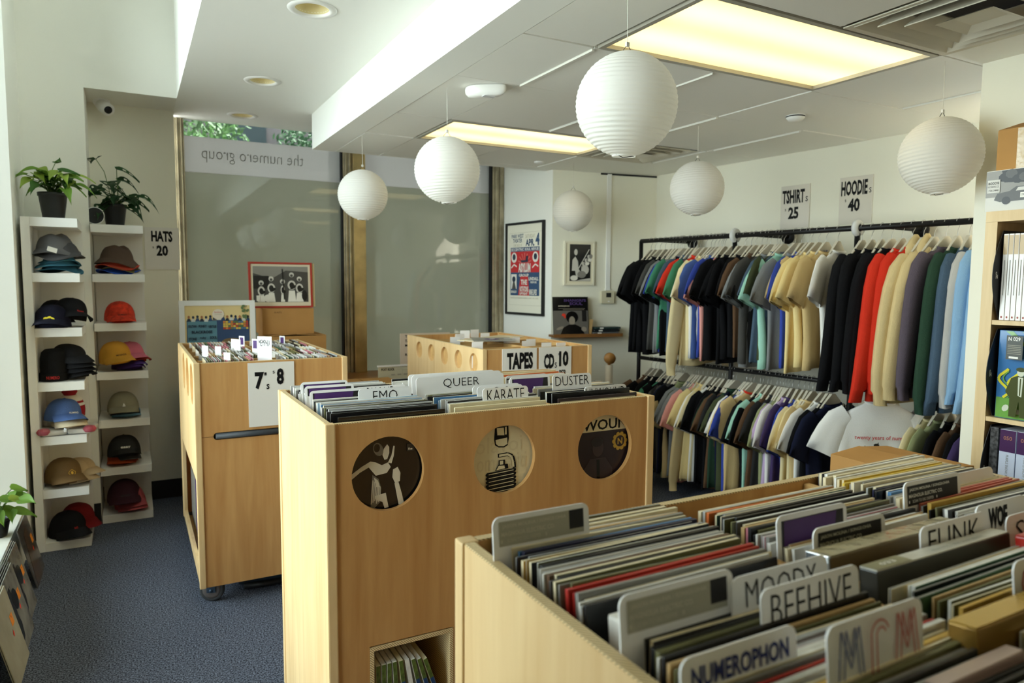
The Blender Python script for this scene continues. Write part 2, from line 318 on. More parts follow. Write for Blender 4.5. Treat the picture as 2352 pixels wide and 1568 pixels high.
def mullion(name, x0, x1, bx):
    m = MB().box(x0, YG-.05, 0, x0+.012, YG+.04, 3.2, 1)
    n = 5; w = (x1-x0-.012)/n
    for i in range(n):
        m.box(x0+.012+i*w, YG-.05-.012*(i % 2), 0, x0+.012+(i+1)*w-.002, YG+.04, 3.2, 0, .003)
    struct(name, m, [steel, gasket])
mullion('window_mullion_1', .296, .376, 0); mullion('window_mullion_2', 1.515, 1.60, 0); mullion('window_mullion_3', 2.86, 2.99, 0)
struct('window_mullion_4', MB().box(1.601, YG-.09, ZL, 1.70, YG+.02, 3.2, 0, .004), brass)
struct('wall_sill', MB().box(.30, 5.62, 0, 2.98, 5.80, ZL-.01), white)
struct('window_ledge', MB().box(.30, 5.18, ZL-.04, 2.95, 5.74, ZL).box(.3, 5.2, 0, 2.95, 5.22, ZL-.04), brownwood)
# ------------------------------------------------------------------ outside: pavement, a brick house and street trees seen through the clear strip
struct('sidewalk', MB().box(-9, -6, -.2, -1.06, 16, -.12).box(-1.06, 5.85, -.2, 12, 16, -.12), mat('concrete', (150, 150, 146), .9, var=(2, .1)))
bark = mat('bark', (82, 70, 58), .9, bump=(20, .4))
def leafmat(n, c): return mat(n, c, .5, trans=.35)
def tree(x, y, h, r, col, label, seed):
    R = random.Random(seed); t = thing('street_tree', label, 'tree', (x, y, -.12), 0, None)
    m = MB().tube([(x, y, -.12), (x+.08, y, h*.3), (x-.05, y+.1, h*.6)], [.14, .11, .08], 8)
    for k in range(5):
        a = R.uniform(0, 6.28); m.tube([(x, y, h*(.35+.05*k)), (x+math.cos(a)*r*.4, y+math.sin(a)*r*.4, h*.65), (x+math.cos(a)*r*.7, y+math.sin(a)*r*.7, h*.8)], [.06, .04, .02], 6)
    part('trunk', m, bark, t); m = MB()
    for k in range(5200):
        d = V((R.gauss(0, 1), R.gauss(0, 1), R.gauss(0, 1))).normalized()*r*R.uniform(.35, 1)**.5; p = V((x, y, h*.75))+V((d.x, d.y, d.z*.95))
        u = V((R.gauss(0, 1), R.gauss(0, 1), R.gauss(0, 1))).normalized(); w = u.orthogonal().normalized(); s = R.uniform(.035, .07)
        m.add([p-u*s, p+w*s*.5, p+u*s, p-w*s*.5], [(0, 1, 2, 3)], k % 2)
    part('foliage', m, [leafmat('leaf_'+str(seed), col), leafmat('leaf_b'+str(seed), tuple(v*.72 for v in col))], t)
tree(.4, 11.2, 4.6, 1.25, (104, 138, 82), 'pale green street tree outside the clear window strip', 3)
tree(3.3, 12.2, 4.8, 1.2, (84, 124, 84), 'darker green street tree outside, beyond the paler one', 4)
bh = thing('brick_house', 'dull mauve brick house across the street between the trees', 'building', (3, 15, -.12))
part('wall', MB().box(-1, 14.5, -.12, 9, 15.5, 6.5), mat('mauve_brick', (128, 112, 118), .9, var=(3, .15)), bh)
m = MB()
for i in range(5): m.box(-.4+i*1.9, 14.46, 3.2, .5+i*1.9, 14.55, 4.8)
part('window', m, mat('dark_panes', (60, 66, 74), .2), bh)
# ------------------------------------------------------------------ ceiling fittings
tube_e = bpy.data.materials.new('lit_diffuser'); tube_e.use_nodes = True; nt = tube_e.node_tree; b = nt.nodes['Principled BSDF']; L = nt.links.new
tc = nt.nodes.new('ShaderNodeTexCoord'); sp = nt.nodes.new('ShaderNodeSeparateXYZ'); L(tc.outputs['Generated'], sp.inputs[0])
mr = nt.nodes.new('ShaderNodeMath'); mr.operation = 'MULTIPLY'; mr.inputs[1].default_value = 4*math.pi; ms = nt.nodes.new('ShaderNodeMath'); ms.operation = 'COSINE'
L(sp.outputs['Y'], mr.inputs[0]); L(mr.outputs[0], ms.inputs[0])
ma = nt.nodes.new('ShaderNodeMapRange'); ma.inputs[1].default_value = 1; ma.inputs[2].default_value = -1; ma.inputs[3].default_value = .95; ma.inputs[4].default_value = 1.7
L(ms.outputs[0], ma.inputs[0]); L(ma.outputs[0], b.inputs['Emission Strength'])
b.inputs['Emission Color'].default_value = (1.0, .80, .36, 1); b.inputs['Base Color'].default_value = (.8, .75, .6, 1); b.inputs['Roughness'].default_value = .3
metalg = mat('troffer_frame', (176, 172, 160), .4, .3)
for (x0, y0, x1, y1), lb in zip(lights, ('large lit fluorescent ceiling panel over the record bins, beside the square vent', 'lit fluorescent ceiling panel over the tapes bin near the glass wall', 'added unseen lit fluorescent ceiling panel above the near edge of the beehive bin', 'added unseen lit fluorescent ceiling panel by the wall opposite the glass')):
    t = thing('ceiling_light', lb, 'light', ((x0+x1)/2, (y0+y1)/2, ZC), 0, None)
    part('frame', MB().box(x0, y0, ZC-.004, x1, y0+.022, ZC+.05).box(x0, y1-.022, ZC-.004, x1, y1, ZC+.05).box(x0, y0+.022, ZC-.004, x0+.022, y1-.022, ZC+.05).box(x1-.022, y0+.022, ZC-.004, x1, y1-.022, ZC+.05), metalg, t)
    part('diffuser', MB().box(x0+.022, y0+.022, ZC+.012, x1-.022, y1-.022, ZC+.02), tube_e, t)
ventm = mat('beige_vent_metal', (206, 200, 182), .4); dark = mat('duct_dark', (52, 48, 42), .8)
def vent(x0, y0, x1, y1, lb):
    t = thing('ceiling_vent', lb, 'vent', ((x0+x1)/2, (y0+y1)/2, ZC)); cx, cy = (x0+x1)/2, (y0+y1)/2; h = (x1-x0)/2; hy = (y1-y0)/2
    part('backing', MB().box(x0, y0, ZC+.10, x1, y1, ZC+.11), dark, t)
    def ring(f0, f1, z0, z1):
        a = [(cx-h*f0, cy-hy*f0, z0), (cx+h*f0, cy-hy*f0, z0), (cx+h*f0, cy+hy*f0, z0), (cx-h*f0, cy+hy*f0, z0)]; b_ = [(cx-h*f1, cy-hy*f1, z1), (cx+h*f1, cy-hy*f1, z1), (cx+h*f1, cy+hy*f1, z1), (cx-h*f1, cy+hy*f1, z1)]
        c_ = [(p[0], p[1], p[2]+.004) for p in a]; d_ = [(p[0], p[1], p[2]+.004) for p in b_]
        return MB().add(a+b_+c_+d_, [(i, (i+1) % 4, 4+(i+1) % 4, 4+i) for i in range(4)]+[(8+i, 12+i, 12+(i+1) % 4, 8+(i+1) % 4) for i in range(4)]+[(i, 8+i, 8+(i+1) % 4, (i+1) % 4) for i in range(4)]+[(4+i, 4+(i+1) % 4, 12+(i+1) % 4, 12+i) for i in range(4)])
    part('vent_frame', ring(1.0, .93, ZC-.004, ZC-.001), ventm, t)
    for f0, f1, z in ((.92, .80, .0), (.74, .60, -.006), (.54, .38, -.012)): part('louver', ring(f0, f1, ZC+z-.004, ZC+z+.045), ventm, t)
    part('centre_plate', MB().add([(cx-h*.32, cy-hy*.32, ZC-.018), (cx+h*.32, cy-hy*.32, ZC-.018), (cx+h*.32, cy+hy*.32, ZC-.018), (cx-h*.32, cy+hy*.32, ZC-.018), (cx-h*.2, cy-hy*.2, ZC-.002), (cx+h*.2, cy-hy*.2, ZC-.002), (cx+h*.2, cy+hy*.2, ZC-.002), (cx-h*.2, cy+hy*.2, ZC-.002)], [(0, 1, 5, 4), (1, 2, 6, 5), (2, 3, 7, 6), (3, 0, 4, 7), (4, 5, 6, 7)]), ventm, t)
vent(*vents[0], 'large square louvred ceiling vent beside the bigger light panel'); vent(*vents[1], 'smaller looking square ceiling vent behind the biggest paper lantern')
potm = mat('yellowed_can_inside', (208, 198, 154), .5)
for (x, y), lb in zip(cans, ('recessed ceiling downlight, first from the shop front, biggest in view', 'recessed ceiling downlight, middle one of the row with a chipped rim', 'recessed ceiling downlight above the mirrored window lettering')):
    t = thing('downlight', lb, 'light', (x, y, ZU), 0, 'recessed downlights along the slab')
    part('trim_ring', MB().lathe([(.070, .012), (.074, -.004), (.084, -.007), (.100, -.004), (.104, .0)], (x, y, ZU-.001), 40), sheen, t)
    part('reflector_can', MB().lathe([(.071, .003), (.066, .05), (.058, .11), (.05, .12)], (x, y, ZU), 32), potm, t)
    part('lamp', MB().lathe([(.0, .088), (.03, .09), (.042, .10), (.045, .118)], (x, y, ZU), 24), mat('unlit_bulb', (120, 108, 80), .4), t)
t = thing('emergency_light', 'white oval emergency light on the tile ceiling by the beam', 'light', (1.504, 3.058, ZC))
pr = []
m = MB(); N = 32
for f, z in ((1.0, -.001), (1.03, -.012), (1.0, -.030), (.86, -.045), (.5, -.050), (.02, -.051)):
    pr.append([V((1.504+math.copysign(abs(math.cos(a))**.6, math.cos(a))*.085*f*.87, 3.058-math.copysign(abs(math.cos(a))**.6, math.cos(a))*.048*f+math.copysign(abs(math.sin(a))**.6, math.sin(a))*.045*f, ZC+z)) for a in [2*math.pi*k/N for k in range(N+1)]])
part('housing', m.grid(pr), sheen, t)
part('lens', MB().box(1.48, 3.02, ZC-.0535, 1.54, 3.05, ZC-.051, 0, .001), mat('lens_plastic', (222, 222, 224), .2), t)
single('ceiling_sensor', MB().lathe([(.038, 0), (.038, -.008), (.03, -.014), (.002, -.016)], (2.778, 4.718, ZC), 24), sheen, 'small round white ceiling sensor near the far lantern', 'sensor')
t = thing('smoke_detector', 'small vented white smoke detector on the ceiling before the clothes wall', 'smoke detector', (3.234, 2.73, ZC))
part('body', MB().lathe([(.05, 0), (.05, -.012), (.036, -.03), (.002, -.032)], (3.234, 2.73, ZC), 24), sheen, t)
part('vent_slot', MB().lathe([(.0505, -.006), (.0505, -.012)], (3.234, 2.73, ZC), 24), blackmat, t)
t = thing('security_camera', 'small white dome security camera under the alcove ceiling', 'camera', (-.129, 5.40, ZU))
part('mount', MB().lathe([(.05, 0), (.05, -.016), (.042, -.03), (.03, -.045), (.0, -.05)], (-.129, 5.40, ZU), 24), sheen, t)
e = part('eyeball', MB().cyl((-.125, 5.38, ZU-.035), (-.09, 5.31, ZU-.075), .040, 20), sheen, t)
part('lens', MB().cyl((-.09, 5.309, ZU-.0755), (-.088, 5.305, ZU-.078), .024, 20), black, t)
# ------------------------------------------------------------------ paper lanterns
paperm = bpy.data.materials.new('lantern_paper'); paperm.use_nodes = True; nt = paperm.node_tree; b = nt.nodes['Principled BSDF']; L = nt.links.new
b.inputs['Base Color'].default_value = (*lin((238, 236, 230)), 1); b.inputs['Roughness'].default_value = .7
tr = nt.nodes.new('ShaderNodeBsdfTranslucent'); tr.inputs[0].default_value = (.92, .9, .84, 1); mx = nt.nodes.new('ShaderNodeMixShader'); mx.inputs[0].default_value = .42
L(b.outputs[0], mx.inputs[1]); L(tr.outputs[0], mx.inputs[2]); L(mx.outputs[0], nt.nodes['Material Output'].inputs[0])
n = nt.nodes.new('ShaderNodeTexNoise'); n.inputs['Scale'].default_value = 14; n.inputs['Detail'].default_value = 5; tcn = nt.nodes.new('ShaderNodeTexCoord'); bp = nt.nodes.new('ShaderNodeBump'); bp.inputs['Strength'].default_value = .25; bp.inputs['Distance'].default_value = .01
L(tcn.outputs['Object'], n.inputs['Vector']); L(n.outputs['Fac'], bp.inputs['Height']); L(bp.outputs[0], b.inputs['Normal'])
wire = mat('thin_wire', (70, 68, 64), .4, .8); cordm = mat('white_thread', (225, 222, 210), .7)
R0 = .158
def lantern_mesh():
    prof = []; n = 27; t0 = .24
    for i in range(n*4+1):
        th = t0+(math.pi-2*t0)*i/(n*4); r = R0*(1-.013*abs(math.sin(math.pi*i/4))**.7*0-.021*(1-abs(math.cos(math.pi*i/4)))); prof.append((r*math.sin(th), r*math.cos(th)))
    m = MB().lathe(prof, (0, 0, 0), 48)
    m.lathe([(R0*math.sin(t0)*.99, -R0*math.cos(t0)), (R0*math.sin(t0)*.98, -R0*math.cos(t0)-.004)], (0, 0, 0), 48)
    return m
lm = lantern_mesh(); LAN = [((832, 311), (833, 446), 'paper lantern hanging before the brass mullion, smallest by the beam'), ((1027, 202), (1026, 388), 'paper lantern hanging before the glass pane beside the emergency light'), ((1444, -40), (1446, 235), 'biggest looking paper lantern, hanging under the large light panel'), ((1317.7, 374), (1317, 483), 'glowing paper lantern above the small framed photograph'), ((1605, 290), (1607, 431), 'paper lantern hanging between the clothes rail and the vent'), ((2172, 140), (2166, 355), 'cream-lit paper lantern beside the tall bookshelf')]
l0 = None
for (sx, sy), (cx, cy), lb in LAN:
    A = P_z(sx, sy, ZC); d = ray(cx, cy); s = ((A-EYE).dot(CF)); c = EYE+d*s
    c = V((A.x, A.y, c.z)); M = Matrix.Translation(c) @ Matrix.Rotation(rnd.uniform(-.05, .05), 4, 'X') @ Matrix.Rotation(rnd.uniform(0, 6), 4, 'Z')
    t = thing('paper_lantern', lb+'' if 'paper' in lb else lb, 'lantern', M=Matrix.Translation(c), group='paper lanterns hung from the ceiling')
    if l0 is None: l0 = part('paper_shade', lm, paperm, t, local=True); me0 = l0.data
    else:
        o = link(bpy.data.objects.new('paper_shade', me0)); o.parent = t; o.rotation_euler = (rnd.uniform(-.06, .06), rnd.uniform(-.06, .06), rnd.uniform(0, 6)); MW[o] = MW[t]
    top = R0*.97; up = A.z-c.z
    part('cord', MB().cyl((0, 0, top+.03), (rnd.uniform(-.003, .003), 0, up), .0012, 6), cordm, t, local=True)
    part('wire_frame', MB().tube([(-.036, 0, R0*.96), (-.02, 0, R0*.99), (0, 0, top+.03), (.02, 0, R0*.99), (.036, 0, R0*.96)], .0013, 6).tube([(-.036, 0, -R0*.97), (0, .012, -R0*1.01), (.036, 0, -R0*.97)], .0012, 6), wire, t, local=True)
    part('clip', MB().box(-.006, -.004, top+.022, .006, .004, top+.036, 0, .001), mat('clear_clip', (215, 212, 205), .3), t, local=True)
# ------------------------------------------------------------------ wooden record bins on casters
rubber = mat('grey_rubber', (66, 68, 70), .55); wheelh = mat('wheel_hub', (120, 112, 108), .35, .4); forkm = mat('painted_blue_steel', (64, 80, 98), .45, .5); darkgrip = mat('dark_grey_grip', (56, 60, 64), .5)
def caster(x, y, t, ang=0, r=.058):
    M = Matrix.Translation((x, y, r)) @ Matrix.Rotation(ang, 4, 'Z')
    f = part('caster', MB().box(-.035, -.045, .062, .035, .045, .068).box(-.024, -.02, -.01, -.020, .02, .062).box(.020, -.02, -.01, .024, .02, .062).cyl((-.028, 0, 0), (.028, 0, 0), .008, 12).xf(M), forkm, t)
    w = part('wheel', MB().lathe([(.020, -.014), (.044, -.015), (.047, -.016), (.056, -.013), (.058, -.006), (.058, .006), (.056, .013), (.047, .016), (.044, .015), (.020, .014)], (0, 0, 0), 32, 0, True, (1, 0, 0), True).xf(M), rubber, f)
    h = part('hub', MB().lathe([(.004, -.0185), (.016, -.018), (.030, -.0165), (.042, -.0158), (.042, .0158), (.030, .0165), (.016, .018), (.004, .0185)], (0, 0, 0), 24, 0, True, (1, 0, 0), True).xf(M), wheelh, f)
def panel_xz(x0, x1, z0, z1, y, t, holes): # stands in the XZ plane, front face at y, thickness t towards +y
    m = holed([(x0, z0), (x1, z0), (x1, z1), (x0, z1)], holes, t); return m.xf(Matrix.Translation((0, y+t/2, 0)) @ Matrix.Rotation(math.pi/2, 4, 'X'))
def panel_yz(y0, y1, z0, z1, x, t, holes):
    m = holed([(y0, z0), (y1, z0), (y1, z1), (y0, z1)], holes, t); return m.xf(Matrix.Translation((x+t/2, 0, 0)) @ Matrix(((0, 0, 1, 0), (1, 0, 0, 0), (0, 1, 0, 0), (0, 0, 0, 1))))
def rrect(x0, y0, x1, y1, r, n=5):
    return [(cx+r*math.cos(a), cy+r*math.sin(a)) for cx, cy, a0 in ((x1-r, y1-r, 0), (x0+r, y1-r, math.pi/2), (x0+r, y0+r, math.pi), (x1-r, y0+r, 1.5*math.pi)) for a in [a0+k/n*math.pi/2 for k in range(n+1)]]
ZT, ZB = 1.17, .10
def bin_case(name, label, x0, y0, x1, y1, front_holes=(), left_holes=(), floor=.83, ncols=3, nrows=2, colx=None, rowy=None, front_open=None, open_left=None, right_holes=()):
    t = thing(name, label, 'record bin', ((x0+x1)/2, (y0+y1)/2, 0)); p = .028; e = .016
    fh = list(front_holes); 
    if front_open: fh.append(front_open)
    part('front_panel', panel_xz(x0+p, x1-p, ZB, ZT-.004, y0+.006, e, fh), birch, t)
    lh = list(left_holes)
    if open_left: lh.append(open_left)
    part('side_panel', panel_yz(y0+p, y1-p, ZB, ZT-.003, x0+.004, e, lh), birch_pale_lit, t)  # window-side panel coloured paler for the daylight on it
    part('side_panel', panel_yz(y0+p, y1-p, ZB, ZT-.003, x1-.004-e, e, right_holes), birch, t)
    part('back_panel', MB().box(x0+p, y1-.006-e, ZB, x1-p, y1-.006, ZT-.004), birch, t)
    for x, y in ((x0, y0), (x1-p, y0), (x0, y1-p), (x1-p, y1-p)): part('corner_post', MB().box(x, y, ZB-.002, x+p, y+p, ZT, 0, .004), birch_pale_lit, t)
    # the ply edging that caps the rims
    part('rim_edging', MB().box(x0+.0045, y0+p+.001, ZT-.0028, x0+.0195, y1-p-.001, ZT-.0005).box(x1-.0195, y0+p+.001, ZT-.0028, x1-.0045, y1-p-.001, ZT-.0005).box(x0+p+.001, y0+.0065, ZT-.0038, x1-p-.001, y0+.0215, ZT-.0015).box(x0+p+.001, y1-.0215, ZT-.0038, x1-p-.001, y1-.0065, ZT-.0015), birch_edge, t)
    xi0, xi1, yi0, yi1 = x0+.0205, x1-.0205, y0+.0225, y1-.0225
    part('lining', MB().box(xi0, yi0, floor-.02, xi0+.008, yi1, ZT-.012).box(xi1-.008, yi0, floor-.02, xi1, yi1, ZT-.012), birch_in, t)
    part('bin_floor', MB().box(xi0+.0085, yi0, floor-.018, xi1-.0085, yi1, floor), birch_in, t)
    part('base_board', MB().box(xi0, yi0, ZB, xi1, yi1, ZB+.018), birch_in, t)
    for x in colx or []: part('divider', MB().box(x-.007, yi0+.001, floor+.001, x+.007, yi1-.001, ZT-.010), birch_in, t)
    cx = [xi0+.009]+list(colx or [])+[xi1-.009]
    for y in rowy or []:
        for a, b_ in zip(cx, cx[1:]): part('cross_divider', MB().box(a+.0075, y-.006, floor+.001, b_-.0075, y+.006, ZT-.014), birch_in, t)
    for x, y, a in ((x0+.06, y0+.085, 1.2), (x1-.07, y0+.07, -.3), (x0+.07, y1-.07, .6), (x1-.07, y1-.07, .1)): caster(x, y, t, a)
    return t
# the near bin, with the BEEHIVE card
AX0, AY0, AX1, AY1 = .412, .215, 1.535, .938
BIN_A = bin_case('record_bin', 'birch record bin with the BEEHIVE card, holding most of the sleeves', AX0, AY0, AX1, AY1, colx=(.79, 1.155), rowy=(.577,))
# the porthole bin in the middle
BX0, BY0, BX1, BY1 = .440, 1.850, 1.556, 2.535
HB = [(.616, 1.015, .105), (.984, 1.013, .105), (1.357, 1.010, .108)]
BIN_B = bin_case('record_bin', 'birch record bin with three round portholes in its front panel', BX0, BY0, BX1, BY1, HB, colx=(.805, 1.172), rowy=(2.192,), front_open=[(.556, .12), (.812, .12), (.812, .526), (.556, .526)])
part('shelf_liner', MB().box(.557, 1.853, .13, .568, 2.2, .522).box(.80, 1.853, .13, .811, 2.2, .522).box(.568, 1.853, .511, .80, 2.2, .522).box(.568, 1.853, .13, .80, 2.2, .141).box(.557, 2.2, .13, .811, 2.21, .522), birch_edge, BIN_B)
# the seven-inch bin with the tube handle
SX0, SY0, SX1, SY1 = .238, 3.505, .952, 4.70
BIN_S = bin_case('record_bin', 'birch bin of seven-inch singles with a dark tube handle', SX0, SY0, SX1, SY1, left_holes=[(y, 1.05, .10) for y in (3.70, 3.98, 4.26)], floor=.99, colx=(.60,), rowy=(3.74, 3.98, 4.22, 4.46), front_open=rrect(.316, .804, .80, .838, .0165), open_left=[(3.60, .16), (4.60, .16), (4.60, .60), (3.60, .60)])
part('panel_seam', MB().box(SX0+.029, SY0+.0052, .8195, .315, SY0+.0062, .8215).box(.801, SY0+.0052, .8195, SX1-.029, SY0+.0062, .8215), mat('seam_shadow', (96, 66, 34), .8), BIN_S)
part('handle', MB().tube([(.326, SY0+.008, .821), (.56, SY0+.008, .821), (.79, SY0+.008, .821)], .0135, 16), darkgrip, BIN_S)
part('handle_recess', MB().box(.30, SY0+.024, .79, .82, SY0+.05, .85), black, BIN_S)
# the bin of tapes and compact discs
TX0, TY0, TX1, TY1 = 1.732, 3.545, 2.478, 4.78
HT = [(y, 1.082, .056) for y in (3.676, 3.892, 4.108, 4.33, 4.553)]
BIN_T = bin_case('record_bin', 'birch bin of tapes and compact discs with five small portholes', TX0, TY0, TX1, TY1, left_holes=HT, floor=1.015, colx=(2.10,), rowy=(3.76, 3.99, 4.22, 4.46))
# ------------------------------------------------------------------ record sleeves
PAL = {'cream': (222, 208, 172), 'white': (226, 224, 216), 'grey': (136, 134, 128), 'black': (26, 26, 27), 'charcoal': (58, 56, 54), 'tan': (190, 158, 108), 'brown': (98, 72, 50), 'red': (178, 42, 32), 'navy': (34, 36, 66), 'blue': (80, 128, 172), 'olive': (106, 104, 66), 'gold': (206, 166, 78), 'yellow': (222, 190, 70), 'pink': (204, 126, 138), 'purple': (82, 52, 100), 'green': (62, 102, 76), 'silver': (178, 178, 176), 'salmon': (204, 110, 92), 'pale-blue': (158, 186, 206), 'orange': (206, 108, 50)}
edgem = mat('sleeve_paper_edge', (214, 206, 186), .6)
def pm(c): return mat('sleeve_'+c, PAL[c], .28, spec=.5, bump=(30, .18), var=(16, .14))
def pe(c): return mat('spine_'+c, PAL[c], .5, var=(40, .15))
SLV = {}
def sleeve_mesh(w, h, t):
    k = (w, h, t)
    if k not in SLV:
        m = MB().box(-w/2, -t/2, 0, w/2, t/2, h, 0, min(.0008, t*.25))
        m.m = [0]*len(m.f)
        for i, f in enumerate(m.f):
            c = sum((m.v[j] for j in f), V())/len(f)
            if abs(abs(c.y)-t/2) > t*.2: m.m[i] = 1
        SLV[k] = mesh_of('sleeve', m, [pm('cream'), pe('cream')])
    return SLV[k]
def sleeve(name, M, w, h, t, c, label, cat, group, ec=None):
    o = link(bpy.data.objects.new(name, sleeve_mesh(w, h, t))); o.matrix_basis = M; MW[o] = M
    for s, m in zip(o.material_slots, (pm(c), pe(ec or c))): s.link = 'OBJECT'; s.material = m
    return setp(o, label, cat, group)
def fill(cols, x0, x1, ya, yb, floor, n, binname, pocket, name, cat, group, w=.315, lean=.10, ths=(.0035, .005, .007), word='record sleeve', zj=.006, tops=None):
    """stand n sleeves between y = ya (back) and yb (front), leaning back, their tops in that range"""
    h = w; top = []
    for i in range(n):
        f = (i+.5)/n; y = ya+(yb-ya)*f; c = cols[i % len(cols)] if isinstance(cols, list) else cols(i, n)
        a = -(lean*(f**1.5)*1.2+.02+rnd.uniform(0, .012)); t = rnd.choice(ths); slack = (x1-x0)-w
        x = x0+w/2+rnd.uniform(.1, .9)*max(slack, 0)
        M = Matrix.Translation((x, y-h*math.sin(-a), floor+rnd.uniform(.0, zj))) @ Matrix.Rotation(a, 4, 'X') @ Matrix.Rotation(rnd.uniform(-.012, .012), 4, 'Y')
        ec = c if rnd.random() < .55 else rnd.choice(['white', 'cream', 'grey', 'silver'])
        sleeve(name, M, w, h, t, c, f'{c} {word}, {ordn(i+1)} from the back of the {pocket}, {binname}', cat, group, ec)
FA = .862
def lookup(seq):
    return lambda i, n: seq[min(len(seq)-1, int(i*len(seq)/n))]
seqA11 = 'olive brown cream charcoal cream cream white tan grey white cream blue navy navy navy gold gold black olive black white silver white brown olive black charcoal olive grey olive red red brown grey cream white grey black'.split()
seqA12 = 'black charcoal black olive white black tan olive charcoal grey pink white cream grey red white black gold cream olive tan charcoal olive olive tan black charcoal grey olive cream red cream cream white'.split()
seqA21 = 'cream tan orange cream green grey navy black olive black olive black charcoal cream tan grey pink black olive black white grey pink grey white black charcoal white tan cream white silver'.split()
seqA22 = 'cream green black green tan olive olive gold black olive tan gold brown cream olive black charcoal grey tan white cream olive black grey'.split()
seqA31 = 'black black white cream cream white cream yellow yellow yellow white grey cream olive grey navy black navy blue grey white cream cream salmon salmon salmon black gold black olive grey black white white grey black cream charcoal'.split()
seqA32 = 'black cream gold black tan olive tan cream olive tan black tan olive grey blue white blue cream white purple purple black grey tan'.split()
A = 'beehive bin'; G = 'record sleeves in the beehive bin'
fill(lookup(seqA11), .445, .782, .903, .645, FA, len(seqA11), A, 'window-side back pocket', 'record_sleeve', 'record', G)
fill(lookup(seqA12), .445, .782, .560, .275, FA, 34, A, 'window-side front pocket', 'record_sleeve', 'record', G)
fill(lookup(seqA21), .799, 1.147, .842, .655, FA, 30, A, 'middle back pocket', 'record_sleeve', 'record', G)
fill(lookup(seqA22), .799, 1.147, .512, .275, FA + .006, 28, A, 'middle front pocket', 'record_sleeve', 'record', G)
fill(lookup(seqA31), 1.163, 1.505, .912, .600, FA, 38, A, 'shelf-side back pocket', 'record_sleeve', 'record', G)
fill(lookup(seqA32), 1.163, 1.505, .560, .320, FA, 18, A, 'shelf-side front pocket', 'record_sleeve', 'record', G)
B = 'porthole bin'; G = 'record sleeves in the porthole bin'
seqB = 'white black grey white pale-blue white grey blue navy grey olive silver black silver charcoal silver black black'.split()
fill(lookup(seqB), .472, .797, 2.170, 1.918, .868, 20, B, 'window-side front pocket', 'record_sleeve', 'record', G, lean=.012)
fill(lookup('black white olive grey black tan blue pale-blue white grey charcoal white cream'.split()), .814, 1.164, 2.165, 1.918, .868, 14, B, 'middle front pocket', 'record_sleeve', 'record', G, lean=.012)
fill(lookup('grey tan white cream grey black cream black black'.split()), 1.181, 1.525, 2.140, 1.918, .872, 10, B, 'clothes-side front pocket', 'record_sleeve', 'record', G, lean=.012)
fill(lookup('silver white grey black white grey white'.split()), .472, .797, 2.49, 2.235, .868, 14, B, 'window-side back pocket', 'record_sleeve', 'record', G)
fill(lookup('black white white grey black'.split()), .814, 1.164, 2.49, 2.26, .868, 10, B, 'middle back pocket', 'record_sleeve', 'record', G)
fill(lookup('tan cream orange white cream'.split()), 1.181, 1.525, 2.49, 2.26, .875, 10, B, 'clothes-side back pocket', 'record_sleeve', 'record', G)
# thick shrink-wrapped sets in the near bin
def boxset(name, label, x0, x1, y, t, z1, c, h=.315, cat='box set', top=None, lean=-.12, ec=None):
    M = Matrix.Translation(((x0+x1)/2, y, z1-h*math.cos(lean))) @ Matrix.Rotation(lean, 4, 'X')
    t_ = thing(name, label, cat, M=M); w = x1-x0
    part('case', MB().box(-w/2, -t/2, 0, w/2, t/2, h, 0, .002), pm(c), t_, local=True)
    return t_, w
wrapm = mat('shrink_wrapped_silver', (176, 164, 128), .16, .35, spec=.8, bump=(26, .5)); goldm = mat('gold_foil_card', (206, 168, 74), .25, .6, bump=(12, .1)); sidebrown = mat('box_side_brown', (112, 92, 58), .4)
def place_set(name, label, tl, tr, z, t, c, topmat, lean=-.12, h=.30, x1=None):
    a = P_z(*tl, z); b_ = P_z(*tr, z); y = a.y-t/2
    M = Matrix.Translation((a.x, y-h*math.sin(-lean), z-h*math.cos(lean))) @ Matrix.Rotation(lean, 4, 'X'); w = (b_.x if x1 is None else x1)-a.x
    q = thing(name, label, 'box set', M=M); m = MB().box(0, -t/2, 0, w, t/2, h-.001, 0, .002); part('case', m, c, q, local=True)
    part('top_face', MB().box(.001, -t/2+.001, h-.001, w-.001, t/2-.001, h+.0006), topmat, q, local=True); return q, w, t, h
q, w, t, h = place_set('box_set', 'thick shrink-wrapped silver box set in the middle of the beehive bin', (1850, 1262), (2180, 1190), 1.195, .036, sidebrown, wrapm)
part('corner_shine', MB().box(-.0008, -t/2, .2, .004, t/2, h+.0008, 0, .001), mat('foil', (200, 205, 210), .12, .8), q, local=True)  # pale metallic strip drawn in as the glint on the wrapped corner
q, w, t, h = place_set('box_set', 'white shrink-wrapped box set with grey edge in front of the FUNK card', (1972, 1298), (2290, 1215), 1.190, .026, mat('box_side_dark', (52, 50, 44), .3), mat('white_box_top', (212, 208, 194), .25, spec=.6, bump=(30, .2)))
f = Face(MW[q] @ V((0, -t/2, h+.0007)), (1, 0, 0), MW[q].to_3x3() @ V((0, 1, 0))); f.rect(.002, .001, .075, .025, mat('olive_grey_print', (140, 134, 100), .4)); f.text('033', .04, .013, .03, .008, whiteink, .02); f.text('ecentric - the soul labels', .19, .010, .12, .006, mat('faint_grey_ink', (120, 118, 108), .5)); f.done('printing', q)
q, w, t, h = place_set('box_set', 'gold foil box set shrink-wrapped between olive sleeves of the beehive bin', (2175, 1420), (2330, 1370), 1.20, .030, mat('box_side_gold', (150, 116, 52), .3, .4), goldm, x1=1.145)
q, w, t, h = place_set('box_set', 'pale pink thick box set at the front of the beehive bin', (2120, 1560), (2320, 1495), 1.185, .018, mat('box_side_pink', (150, 122, 118), .4), mat('pale_pink_top', (206, 182, 172), .35), x1=.775)
